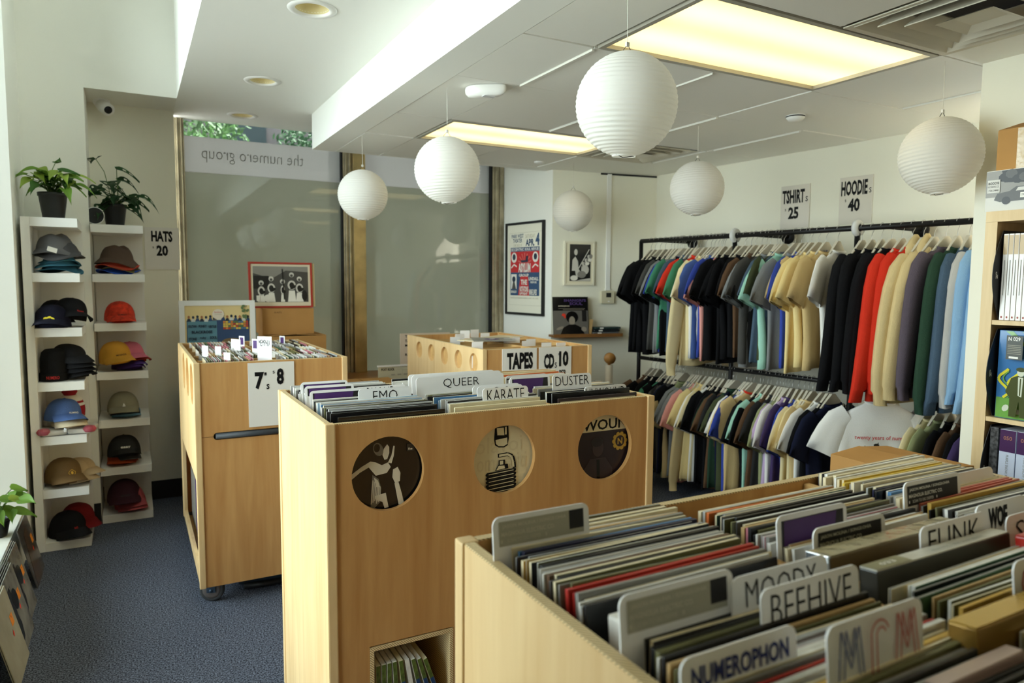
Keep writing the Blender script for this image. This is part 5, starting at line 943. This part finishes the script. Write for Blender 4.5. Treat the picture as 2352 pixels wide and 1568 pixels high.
f.rect(.035, .215, .088, .300, mat('sticker_grey', (70, 72, 66), .4)); f.text('N 029', .060, .288, .038, .014, whiteink, .02); f.rect(.045, .219, .075, .226, whiteink)
for i in range(6): f.rect(.040, .235+.006*i, .083, .2365+.006*i, greyp)
f.done('cover_art', t)
# third cell: patterned spine and three white and purple boxes
t = thing('boxed_record', 'black and white patterned record spine beside the divider card, third bookshelf cell', 'record', (KX0+.15, KY1-.07, kz(3))); part('case', MB().box(KX0+.006, KY1-.085, kz(3)+.001, KX0+.32, KY1-.058, kz(3)+.316, 0, .001), mat('patterned_spine', (70, 70, 70), .3, var=(90, .9)), t)
wbx = mat('box_pale_blue_white', (196, 204, 222), .2, spec=.5); pbx = mat('box_deep_purple', (70, 44, 84), .12, spec=.7, bump=(24, .2)); cpr = mat('copper_print', (150, 96, 74), .4)
for i in range(4):
    y = KY1-.118-i*.056; t = thing('book', f'thick white book with a purple upper spine, {ordn(i+1)} from the patterned record', 'book', (KX0+.14, y, kz(3)), group='thick white and purple books in the bookshelf')
    part('case', MB().box(KX0+.004, y-.0265, kz(3)+.001, KX0+.30, y+.0265, kz(3)+.315, 0, .002), wbx, t); f = kface(KX0+.004, y, kz(3)); f.rect(-.0255, .235, .0255, .314, pbx); f.text('050', 0, .285, .028, .014, cpr, .02)
    vs, fs = text_mb('PURPLE SNOW: Forecasting The Minneapolis Sound', .0); f.d += .0002; f.mb.add([f.at(v.y*.011, .115-v.x*.22) for v in vs], fs, f.mi(mat('faint_grey_ink', (120, 118, 108), .5))); f.done('spine_print', t)
# on top of the bookshelf
bw = [mat('photo_black', (30, 29, 28), .3), mat('photo_dark', (74, 72, 68), .3), mat('photo_mid', (138, 134, 126), .3), mat('photo_light', (202, 198, 188), .3), mat('photo_white', (230, 226, 214), .3)]
t = thing('photo_card', 'black and white photo card of parked cars on top of the bookshelf', 'photo', (KX0+.02, 1.30, KH)); x_ = KX0+.012
part('board', MB().box(x_, 1.06, KH+.001, x_+.012, 1.462, KH+.145, 0, .001), bw[4], t); f = kface(x_, 1.462, KH); w = .40; f.d = .0006
f.rect(.0, .001, w, .05, bw[3]); f.rect(0, .05, w, .143, bw[2]); f.poly([(.05, .143), (.06, .10), (.13, .095), (.2, .10), (.25, .143)], bw[0])
for i in range(14): f.ell(.06+.022*i, .118+.012*math.sin(i*2), .02, .016, bw[i % 2], 9)
f.poly([(.03, .04), (.04, .062), (.08, .068), (.10, .082), (.155, .082), (.175, .066), (.205, .06), (.21, .034), (.05, .032)], bw[1]); f.poly([(.10, .067), (.107, .079), (.15, .079), (.163, .067)], bw[3]); f.ell(.07, .036, .014, .014, bw[0], 14); f.ell(.175, .036, .014, .014, bw[0], 14); f.rect(.115, .042, .145, .06, bw[4]); f.text('STRIKER', .13, .052, .026, .008, blackmat)
f.rect(.006, .066, .048, .112, bw[3]); f.text('BODDIE', .027, .10, .036, .009, blackmat, .02); f.text('RECORDING CO.', .027, .088, .038, .007, blackmat); f.text('734-3440', .027, .075, .034, .007, blackmat)
f.rect(.13, .006, .185, .058, bw[4]) if False else None
f.rect(.155, .015, .215, .075, bw[4])
for i in range(7): f.rect(.160, .022+.007*i, .210, .0235+.007*i, bw[2])
f.done('photo_print', t)
def carton(name, label, x0, y0, z0, x1, y1, z1, rz=0, flaps=0, tape=None, mark=None, face='y'):
    c = V(((x0+x1)/2, (y0+y1)/2, z0)); M = Matrix.Translation(c) @ Matrix.Rotation(rz, 4, 'Z'); t = thing(name, label, 'box', M=M); w, d, h = (x1-x0)/2, (y1-y0)/2, z1-z0
    m = MB().box(-w, -d, 0, w, -d+.004, h).box(-w, d-.004, 0, w, d, h).box(-w, -d+.004, 0, -w+.004, d-.004, h).box(w-.004, -d+.004, 0, w, d-.004, h).box(-w+.004, -d+.004, 0, w-.004, d-.004, .004); part('walls', m, cardb, t, local=True)
    for sx, ang in ((-1, flaps), (1, flaps*.8)):
        fl = MB().box(0, -d+.001, -.003, w*.98, d-.001, 0); part('flap', fl.xf(Matrix.Translation((sx*w, 0, h+.003)) @ Matrix.Rotation(math.pi if sx > 0 else 0, 4, 'Z') @ Matrix.Rotation(-ang, 4, 'Y')), cardb, t, local=True)
    return t, M, w, d, h
t, M, w, d, h = carton('cardboard_box', 'taped cardboard box with handwriting on top of the bookshelf', KX0+.02, 1.02, KH+.146, KX0+.34, 1.437, KH+.285, 0, .28)
f = kface(KX0+.02, 1.437, KH+.146); f.rect(.065, .0, .155, .139, tapem)
for tx, zz in (('S.', .098), ('HE', .075), ('GR', .052), ('TO', .03)): f.text(tx, .185, zz, .028, .016, blackmat)
f.done('tape_and_marker', t, 'clear tape and black handwriting')
# ------------------------------------------------------------------ carton behind the near bin
t, M, w, d, h = carton('cardboard_box', 'open-topped brown carton between the clothes rack and the beehive bin', 2.17, 1.30, .48, 2.47, 1.62, .945, -.04, .10)
f = Face(M @ V((-w, -d, h)), M.to_3x3() @ V((1, 0, 0)), (0, 0, 1)); f.text('Premium', .06, -.07, .06, .016, mat('box_print', (96, 66, 34), .7)); f.done('printing', t)
t, M, w, d, h = carton('cardboard_box', 'brown carton on the floor carrying the open-topped one', 2.175, 1.305, .001, 2.465, 1.615, .472, -.04, 0.0)
tb = thing('cardboard_tube', 'upright cardboard tube with a round wooden end cap near the shelf of records', 'tube', (3.40, 4.62, 0)); part('tube', MB().cyl((3.40, 4.62, .001), (3.40, 4.62, .885), .030, 20), mat('white_tube', (206, 196, 176), .7), tb); part('end_cap', MB().cyl((3.385, 4.585, .94), (3.395, 4.61, .942), .046, 28), mat('wood_disc', (176, 126, 66), .5), tb); part('cap_stem', MB().cyl((3.40, 4.62, .885), (3.395, 4.612, .93), .012, 12), mat('wood_disc', (176, 126, 66), .5), tb)
# ------------------------------------------------------------------ framed things and cartons on the glass wall ledge
ZLg = ZL+.001
t, M, w, d, h = carton('cardboard_box', 'wide brown carton on the window ledge behind the singles', .84, 5.23, ZLg, 1.262, 5.60, 1.150, 0, .06)
t, M, w, d, h = carton('cardboard_box', 'smaller brown carton stacked under the red framed photo', .825, 5.30, 1.160, 1.19, 5.60, 1.345, 0, 0.0)
f = Face(M @ V((-w, -d, 0)), (1, 0, 0), (0, 0, 1)); f.text('RAPS', .11, .16, .05, .012, mat('box_print', (96, 66, 34), .7)); f.done('printing', t)
def leanframe(name, label, cat, x0, x1, z0, z1, y, lean, fm, fw, dep=.02):
    M = Matrix.Translation((x0, y, z0)) @ Matrix.Rotation(-lean, 4, 'X'); t = thing(name, label, cat, M=M); w, h = x1-x0, z1-z0
    part('frame', MB().box(0, 0, 0, w, dep, fw).box(0, 0, h-fw, w, dep, h).box(0, 0, fw, fw, dep, h-fw).box(w-fw, 0, fw, w, dep, h-fw), fm, t, local=True)
    return t, Face(M @ V((0, .006, 0)), (1, 0, 0), M.to_3x3() @ V((0, 0, 1))), w, h
redf = mat('red_frame', (168, 52, 40), .4)
t, f, w, h = leanframe('framed_photo', 'red framed black and white band photo on top of the cartons', 'photo', .745, 1.195, 1.352, 1.685, 5.34, .06, redf, .014)
part('backing', MB().box(.012, .007, .012, w-.012, .014, h-.012).box(w, .010, .006, w+.018, .018, h-.006), [mat('old_mount', (214, 198, 152), .6)], t, local=True)
f.rect(.014, .014, w-.014, h-.014, mat('old_mount_pale', (216, 206, 178), .6)); f.rect(.030, .042, w-.030, h-.03, bw[1]); f.poly([(.03, h-.03), (.03, h-.08), (.16, h-.12), (.26, h-.06), (w-.03, h-.07), (w-.03, h-.03)], bw[2]); f.rect(.03, h*.42, .14, h*.70, bw[0])
for px_, hh, ww in ((.085, .17, .05), (.155, .20, .055), (.235, .18, .03), (.30, .23, .06), (.355, .20, .055)):
    f.poly([(px_-ww*.5, .044), (px_-ww*.35, hh*.55), (px_+ww*.35, hh*.55), (px_+ww*.5, .044)], bw[4]); f.ell(px_, hh*.72, ww*.5, .035, bw[3], 12); f.ell(px_, hh*.72, ww*.3, .022, bw[0], 10); f.ell(px_+.01, hh*.66, ww*.42, .012, bw[0], 10, .5); f.ell(px_, hh+.012, .018, .018, bw[3], 12); f.ell(px_, hh+.006, .010, .010, bw[1], 10)
f.line([(.245, .06), (.235, h-.05)], .007, bw[0]); f.rect(.05, .05, .075, .09, bw[4]); f.ell(.13, .07, .03, .028, bw[4], 12); f.ell(.39, .09, .02, .04, bw[0], 12); f.done('photo_print', t)
t, f, w, h = leanframe('framed_poster', 'white framed colourful crowd poster leaning behind the singles', 'poster', .278, .765, ZLg, 1.412, 5.205, .04, sheen, .035)
part('backing', MB().box(.03, .007, .03, w-.03, .014, h-.03), mat('mount_cream', (226, 206, 158), .6), t, local=True)
cy = mat('poster_yellow', (228, 204, 146), .5); tl_, nv = mat('poster_teal', (92, 136, 150), .5), mat('poster_navy', (52, 76, 112), .5); ink = mat('poster_ink', (34, 48, 66), .5)
f.rect(.036, .036, w-.036, h-.036, cy); f.rect(.045, .20, w-.04, h-.135, nv); f.rect(.05, .20, .235, h-.14, tl_); R = random.Random(4)
for i in range(15): x_ = .06+.027*i; z_ = h-.128+R.uniform(-.006, .008); f.ell(x_, z_+.018, .008, .010, ink if i % 3 else mat('poster_skin', (168, 110, 72), .5), 9); f.poly([(x_-.013, z_-.012), (x_-.008, z_+.008), (x_+.008, z_+.008), (x_+.013, z_-.012)], [ink, mat('poster_white', (210, 212, 206), .5), nv][i % 3])
f.ell(.245, h-.095, .038, .036, mat('poster_pale', (226, 214, 196), .5), 18); f.text('Sundown', .245, h-.080, .05, .010, redi, .02); f.text('SUMMER', .245, h-.095, .045, .008, greyp)
for tx, x_, z_, ww in (('SULTAN', .08, h-.175, .05), ('FONKY', .145, h-.175, .05), ('VIRTUE', .205, h-.18, .05), ('BLACKROSE', .14, h-.215, .13), ('STONE', .08, h-.262, .05), ('ruby', .145, h-.257, .04), ('SOUL', .21, h-.255, .045)): f.text(tx, x_, z_, ww, .020, ink, .04)
cols_ = [mat('patch_red', (176, 66, 48), .5), mat('patch_orange', (206, 130, 62), .5), mat('patch_yellow', (214, 184, 84), .5), mat('patch_blue', (86, 120, 150), .5), mat('patch_green', (96, 118, 76), .5)]
for i in range(10):
    for j in range(4): f.rect(.275+.0165*i, h-.20+.015*j, .290+.0165*i, h-.187+.015*j, cols_[R.randrange(5)])
for i in range(9): f.ell(w-.075+R.uniform(-.03, .03), h-.08+R.uniform(-.045, .04), .012, .009, cols_[4], 8, i)
f.ell(.33, h-.29, .07, .03, mat('poster_brown', (120, 96, 62), .5), 18); f.done('poster_print', t)
t = thing('sign_board', 'small pinkish chart sign with capital lettering behind the tapes bin', 'sign', (1.90, 5.22, ZLg)); A_, B_ = P_y(919, 766, 5.205), P_y(951, 823, 5.205)
part('board', MB().box(A_.x, 5.206, ZLg, A_.x+.42, 5.212, A_.z), mat('pinkish_card', (204, 186, 166), .6), t); f = Face((A_.x, 5.206, B_.z), (1, 0, 0), (0, 0, 1)); hh = A_.z-B_.z; wd = .20
for i, tx in enumerate(('THE NUMERO', 'TAXONOMY OF', 'MIDDLE BROW', 'INDIE', 'ROCK MUSIC')): f.text(tx, .135, hh-.022-.036*i, (.19 if i != 3 else .08), .020, blackmat, .03)
f.done('lettering', t)
t = thing('sign_board', 'pale chart board headed POST ROCK with thin connecting lines', 'sign', (1.7, 5.10, 0)); A_ = P_y(869, 841, 5.10)
part('board', MB().box(A_.x, 5.101, .0, A_.x+.62, 5.109, A_.z), mat('pale_board', (204, 200, 172), .6), t); part('top_frame', MB().box(A_.x-.006, 5.097, A_.z-.008, A_.x+.626, 5.112, A_.z+.004), sheen, t)
f = Face((A_.x, 5.101, A_.z), (1, 0, 0), (0, 0, 1)); f.text('POST ROCK', .075, -.028, .105, .020, blackmat, .03)
for i in range(6): f.line([(.15+.04*i, -.03-.008*(i % 3)), (.19+.04*i, -.03-.008*(i % 2)), (.19+.04*i, -.07)], .0018, greyp); f.rect(.10+.05*i, -.075, .13+.05*i, -.065, greyp)
f.done('lettering', t)
t, M, w, d, h = carton('cardboard_box', 'brown carton on the floor between the singles and the tapes bin', 1.22, 4.76, .001, 1.68, 5.06, .83, 0, 0.0)
# things in and under the singles bin
for i, (y0, w_, c, lb) in enumerate(((3.615, .315, 'white', 'white record with a red letter in the low side opening of the singles bin'), (3.945, .315, 'purple', 'purple record behind the white one in the side opening of the singles bin'), (4.275, .315, 'grey', 'grey record at the far end of the side opening of the singles bin'))):
    t = thing('record_sleeve', lb, 'record', (.285, y0, .119)); part('jacket', MB().box(.281, y0, .119, .286, y0+w_, .434, 0, .001), pm(c), t)
    if i == 0: f = Face((.281, y0+w_, .119), (0, -1, 0), (0, 0, 1)); f.text('E', .20, .26, .06, .05, redt, .03); f.text('A', .20, .215, .02, .018, greyp); f.done('cover_print', t)
t = thing('canister_vacuum', 'blue grey plastic vacuum stowed on the floor under the singles bin', 'vacuum', (.60, 3.78, 0)); part('body', MB().box(.42, 3.66, .012, .82, 3.92, .088, 0, .03), mat('blue_grey_plastic', (66, 86, 108), .4), t); part('hose', MB().tube([(.45, 3.64, .02), (.55, 3.62, .022), (.7, 3.63, .02), (.8, 3.64, .02)], .016, 10), black, t)
# ------------------------------------------------------------------ things on the poster wall and the end wall
D1 = (V((CB[0], CB[1], 0))-V((CA[0], CA[1], 0))).normalized(); N1 = V((D1.y, -D1.x, 0)); N1 = N1 if N1.x < 0 else -N1
def onwall(px, py, a, d, n, off=0.0):
    r_ = ray(px, py); a = V((a[0], a[1], 0))+n*off; t_ = a.dot(n)/V((r_.x, r_.y, 0)).dot(n); return EYE+r_*t_
TL, BR = onwall(1162, 514, CA, D1, N1, .02), onwall(1247, 728, CA, D1, N1, .02); w = (V((BR.x, BR.y, 0))-V((TL.x, TL.y, 0))).length; h = TL.z-1.265
o = V((TL.x, TL.y, 1.265)); M = Matrix(((D1.x, -N1.x, 0, o.x), (D1.y, -N1.y, 0, o.y), (0, 0, 1, o.z), (0, 0, 0, 1))); t = thing('framed_poster', 'black framed red and blue concert poster on the white return wall', 'poster', M=M)
part('frame', MB().box(0, -.006, 0, w, .019, .020).box(0, -.006, h-.02, w, .019, h).box(0, -.006, .02, .02, .019, h-.02).box(w-.02, -.006, .02, w, .019, h-.02), black, t, local=True); part('mount', MB().box(.02, .006, .02, w-.02, .018, h-.02), mat('poster_mount', (226, 222, 204), .5), t, local=True)
f = Face(M @ V((0, .006, 0)), D1, (0, 0, 1)); pb, pr_, pw = mat('print_blue', (46, 74, 108), .4), mat('print_red', (188, 44, 48), .4), mat('print_white', (222, 218, 208), .4); x0, x1 = w*.13, w*.89
f.line([(x0-.02, .085), (x0-.02, h-.09), (x1+.03, h-.09), (x1+.03, .085), (x0-.02, .085)], .0015, greyp)
U = x1-x0; z0, z1 = .17, h-.245
f.text('PARK WEST', x0+U*.24, h-.118, U*.42, .034, pb, .01); f.text('THEATER', x0+U*.24, h-.158, U*.32, .034, pb, .01); f.text('CHICAGO, IL', x0+U*.25, h-.200, U*.30, .03, greyp, -.01); f.text('SATURDAY', x0+U*.68, h-.125, U*.32, .032, greyp, -.01); f.text('APR.', x0+U*.68, h-.18, U*.30, .06, pb, .03); f.text('4', x0+U*.93, h-.155, U*.13, .105, pb, .04)
f.rect(x0, z1-.008, x1, z1+.028, pb); f.text('ECCENTRIC SOUL REVUE', x0+U*.5, z1+.010, U*.94, .024, pw, .03)
f.rect(x0, z1-.19, x1, z1-.009, pr_); f.rect(x0, z0, x1, z1-.19, pb)
for i in range(7): a = math.pi*(.1+.8*i/6); f.poly([(x0+U*.5, z1-.12), (x0+U*.5+.10*math.cos(a-.06), z1-.12+.10*math.sin(a-.06)), (x0+U*.5+.10*math.cos(a+.06), z1-.12+.10*math.sin(a+.06))], mat('print_pink', (206, 110, 100), .4))
f.poly([(x0+U*.28, z0), (x0+U*.36, z1-.22), (x0+U*.62, z1-.22), (x0+U*.68, z0)], pr_)
for cx in (.13, .87): f.ell(x0+U*cx, z1-.06, U*.10, .045, pw, 16); f.ell(x0+U*cx, z1-.055, U*.055, .028, ink, 12); f.line([(x0+U*(cx-.1), z1-.15), (x0+U*cx, z1-.12), (x0+U*(cx+.1), z1-.14)], .012, pw)
f.poly([(x0+U*.36, z1-.085), (x0+U*.54, z1-.085), (x0+U*.56, z1-.05), (x0+U*.62, z1-.045), (x0+U*.62, z1-.10), (x0+U*.40, z1-.105)], ink); f.text('ASYLUM', x0+U*.5, z1-.150, U*.42, .08, pw, .05); f.text('GROUP', x0+U*.48, z1-.215, U*.34, .026, pw, .03)
f.rect(x0+U*.03, z1-.335, x0+U*.23, z1-.205, pw); f.ell(x0+U*.13, z1-.25, U*.06, .026, ink, 12); f.poly([(x0+U*.06, z1-.335), (x0+U*.10, z1-.275), (x0+U*.16, z1-.275), (x0+U*.21, z1-.335)], bw[1])
for tx, cx, dz, ww, hh in (('THE', .49, .275, .22, .045), ('NOTATIONS', .49, .335, .30, .05), ('RENALDO', .13, .36, .2, .022), ('LINDALL', .82, .245, .34, .028), ('REVUE', .82, .275, .2, .016), ('UPTIGHT', .48, .375, .28, .022), ('NINE LIVES', .80, .36, .26, .05)): f.text(tx, x0+U*cx, z1-dz, U*ww, hh, pw, .04)
f.text('TICKETS AT THE BOX OFFICE   8 PM   ALL AGES', x0+U*.5, z0-.022, U*.98, .010, greyp); f.done('poster_print', t)
D2 = (V((CC[0], CC[1], 0))-V((CB[0], CB[1], 0))).normalized(); N2 = V((D2.y, -D2.x, 0))
def wallthing(name, label, cat, px0, py0, px1, py1, dep, a=CB, d=D2, n=N2):
    TL, BR = onwall(px0, py0, a, d, n, dep), onwall(px1, py1, a, d, n, dep); w = (V((BR.x, BR.y, 0))-V((TL.x, TL.y, 0))).length; h = TL.z-BR.z; o = V((TL.x, TL.y, BR.z))
    M = Matrix(((d.x, -n.x, 0, o.x), (d.y, -n.y, 0, o.y), (0, 0, 1, o.z), (0, 0, 0, 1))); return thing(name, label, cat, M=M), M, w, h
t, M, w, h = wallthing('framed_photo', 'white framed black and white photo of a performer on the end wall', 'photo', 1297, 553, 1365, 655, .022)
part('frame', MB().box(0, 0, 0, w, .021, .014).box(0, 0, h-.014, w, .021, h).box(0, 0, .014, .014, .021, h-.014).box(w-.014, 0, .014, w, .021, h-.014), mat('ivory_frame', (228, 222, 200), .4), t, local=True); part('mount', MB().box(.014, .006, .014, w-.014, .02, h-.014), mat('ivory_mount', (226, 218, 192), .6), t, local=True)
f = Face(M @ V((0, .006, 0)), D2, (0, 0, 1)); f.rect(.05, .035, w-.035, h-.025, bw[0]); f.poly([(.07, .12), (.075, .21), (.10, .24), (.125, .20), (.13, .14), (.15, .11), (.13, .07), (.11, .07), (.10, .12)], bw[3]); f.ell(.105, .275, .016, .026, bw[3], 14); f.ell(.098, .275, .022, .034, bw[1], 14) if False else None
for i in range(10): f.ell(.17+.008*i, .15+.02*math.sin(i*2.1)+.01*i, .016, .02, bw[2+i % 3], 9, i)
f.ell(.19, .13, .035, .04, bw[3], 14); f.ell(.16, .09, .04, .03, bw[2], 14); f.ell(.09, .06, .035, .022, bw[4], 12); f.line([(.13, .14), (.19, .24), (w-.05, .30)], .006, bw[4]); f.poly([(.11, .037), (w-.037, .037), (w-.037, .06), (.14, .045)], bw[3]); f.done('photo_print', t)
t, M, w, h = wallthing('thermostat', 'beige wall thermostat with a small dark screen under its white conduit', 'thermostat', 1382, 668, 1411, 697, .03); part('body', MB().box(0, 0, 0, w, .029, h, 0, .004), mat('beige_plastic', (206, 198, 170), .4), t, local=True); part('screen', MB().box(w*.36, -.001, h*.5, w*.74, .0, h*.86), mat('dark_screen', (48, 48, 44), .2), t, local=True); part('button', MB().box(w*.48, -.002, h*.14, w*.62, 0, h*.22), sheen, t, local=True)
t, M, w, h = wallthing('conduit', 'thin white vertical wall conduit above the thermostat', 'conduit', 1396, 399, 1401, 667, .012); part('channel', MB().box(0, 0, 0, w, .0115, h, 0, .002), sheen, t, local=True); part('end_clip', MB().box(-.004, -.002, .002, w+.004, .0115, .016), sheen, t, local=True)
SA_, SB_ = onwall(1272, 770, CB, D2, N2, .12), onwall(1430, 766, CB, D2, N2, .12); w = (V((SB_.x, SB_.y, 0))-V((SA_.x, SA_.y, 0))).length; zs = SA_.z; o = V((SA_.x, SA_.y, zs)); M = Matrix(((D2.x, -N2.x, 0, o.x), (D2.y, -N2.y, 0, o.y), (0, 0, 1, zs), (0, 0, 0, 1)))
t = thing('wall_shelf', 'narrow brown wooden wall shelf holding a few records on the end wall', 'shelf', M=M); part('board', MB().box(0, 0, -.018, w, .119, 0, 0, .001), brownwood, t, local=True); part('lip', MB().box(0, -.004, -.020, w, 0, .008), brownwood, t, local=True)
MS = M; R3 = M.to_3x3()
for i in range(4):
    Mi = MS @ Matrix.Translation((.006+.006*i, .02+.008*i, .001)) @ Matrix.Rotation(-.12, 4, 'X'); t = thing('record_sleeve', f'black record with purple title and a seated portrait on the wall shelf' if i == 0 else f'record behind the portrait one on the wall shelf, {ordn(i)} behind', 'record', M=Mi, group='records on the wall shelf'); part('jacket', MB().box(0, 0, 0, .315, .005, .315, 0, .001), [dk, pm('grey'), dkg, pm('white')][i], t, local=True)
    if i == 0:
        f = Face(Mi @ V((0, 0, 0)), D2, Mi.to_3x3() @ V((0, 0, 1))); f.rect(.002, .002, .313, .20, mat('portrait_grey', (104, 100, 94), .3)); f.text("SHANGRI'S", .20, .285, .20, .022, mat('title_purple', (84, 62, 116), .4), .03); f.text('SOUL', .21, .258, .12, .024, mat('title_purple', (84, 62, 116), .4), .03); f.text('EXPERIENCE', .10, .238, .10, .010, lg, .02); f.rect(.05, .216, .29, .220, mid); f.rect(.09, .206, .28, .210, mid)
        f.ell(.17, .145, .055, .05, dk, 20); f.ell(.168, .115, .027, .038, mat('portrait_skin', (150, 140, 126), .3), 16); f.poly([(.06, .002), (.09, .06), (.14, .085), (.20, .085), (.25, .06), (.28, .002)], dk); f.ell(.06, .055, .035, .012, mat('portrait_skin', (150, 140, 126), .3), 12, .3); f.ell(.275, .045, .025, .020, mat('portrait_skin', (150, 140, 126), .3), 12, -.4); f.rect(.26, .11, .30, .205, blkl); f.ell(.095, .165, .018, .012, red_s, 10); f.ell(.105, .150, .009, .014, red_s, 10); f.done('cover_art', t)
Mi = MS @ Matrix.Translation((.32, .03, .001)) @ Matrix.Rotation(.18, 4, 'Y') @ Matrix.Rotation(-.1, 4, 'X'); t = thing('envelope', 'small tan card leaning beside the portrait record', 'card', M=Mi); part('card', MB().box(0, 0, 0, .03, .004, .13), pm('tan'), t, local=True)
for i in range(3): t = thing('record_bag', f'dark folded bag lying on the wall shelf, {ordn(i+1)} from its bottom', 'bag', M=MS @ Matrix.Translation((.36+.01*i, .01, .001+.021*i)) @ Matrix.Rotation(.02*i, 4, 'Z'), group='dark bags on the wall shelf'); part('body', MB().box(0, 0, 0, .24, .10, .019, 0, .006), [mat('bag_grey', (88, 90, 92), .2), mat('bag_black', (36, 40, 42), .15), mat('bag_green', (44, 60, 58), .25)][i], t, local=True); part('label', MB().box(.04, -.0008, .004, .075, 0, .015), pm('white'), t, local=True)
# ------------------------------------------------------------------ signs
def sign(label, M, w, h, items, th=.004):
    t = thing('price_sign', label, 'sign', M=M); part('board', MB().box(0, 0, 0, w, th, h), paper, t, local=True); f = Face(M @ V((0, 0, 0)), M.to_3x3() @ V((1, 0, 0)), (0, 0, 1))
    for tx, cx, cz, ww, hh, b in items: f.text(tx, w*cx, h*cz, w*ww, h*hh, blackmat, b)
    f.done('lettering', t); return t
def flat(px0, py0, px1, py1, y): a, b = P_y(px0, py0, y), P_y(px1, py1, y); return Matrix.Translation((a.x, y, b.z)), b.x-a.x, a.z-b.z
M, w, h = flat(331, 521, 404, 619, 5.491); sign('white card sign lettered HATS 20 on the alcove wall', M, .214, h, [('HATS', .50, .79, .62, .26, .045), ('20', .50, .45, .34, .26, .045), ('$', .24, .52, .05, .05, 0)])
M, w, h = flat(569, 834, 678, 972, 3.505); sign('white card sign lettered 7"s 8 on the singles bin'.replace('"', '-inch '), M, w, h, [('7', .24, .72, .20, .27, .05), ("''", .37, .82, .05, .05, .05), ('s', .42, .62, .065, .085, .02), ('8', .69, .77, .16, .26, .045), ('$', .55, .84, .05, .05, 0)])
M, w, h = flat(1154, 802, 1232, 905, 3.544); sign('pinkish card sign lettered TAPES 10 on the tapes bin', M, w, h, [('TAPES', .51, .74, .76, .36, .05), ('10', .46, .34, .34, .30, .03), ('$', .20, .43, .05, .06, 0)])
M, w, h = flat(1239, 798, 1311, 900, 3.544); sign('pinkish card sign lettered CDs 10 per disc on the tapes bin', M, w, h, [('CD', .30, .70, .32, .32, .05), ('s', .51, .61, .07, .12, .0), ('10', .76, .74, .30, .34, .05), ('$', .60, .84, .04, .05, 0), ('PER', .73, .44, .22, .12, .03), ('DISC', .73, .28, .26, .12, .03)])
D3 = (V((CD[0], CD[1], 0))-V((CC[0], CC[1], 0))).normalized(); N3 = V((D3.y, -D3.x, 0))
for lb, p0, p1, it in (('translucent sign lettered T SHIRTS 25 on the clothes wall', (1795, 429), (1857, 522), [('TSHIRT', .44, .74, .78, .32, .04), ('s', .90, .66, .08, .12, 0), ('25', .46, .36, .36, .28, .04), ('$', .18, .44, .05, .06, 0)]), ('translucent sign lettered HOODIES 40 on the clothes wall', (1930, 409), (2001, 511), [('HOODIE', .45, .76, .80, .32, .04), ('s', .93, .68, .07, .11, 0), ('40', .46, .40, .36, .28, .04), ('$', .2, .5, .05, .06, 0)])):
    t, M, w, h = wallthing('price_sign', lb, 'sign', *p0, *p1, .008, CC, D3, N3); part('board', MB().box(0, 0, 0, w, .005, h), mat('milky_sign', (214, 208, 196), .2, spec=.5), t, local=True); f = Face(M @ V((0, 0, 0)), D3, (0, 0, 1))
    for tx, cx, cz, ww, hh, b in it: f.text(tx, w*cx, h*cz, w*ww, h*hh, blackmat, b)
    f.done('lettering', t)
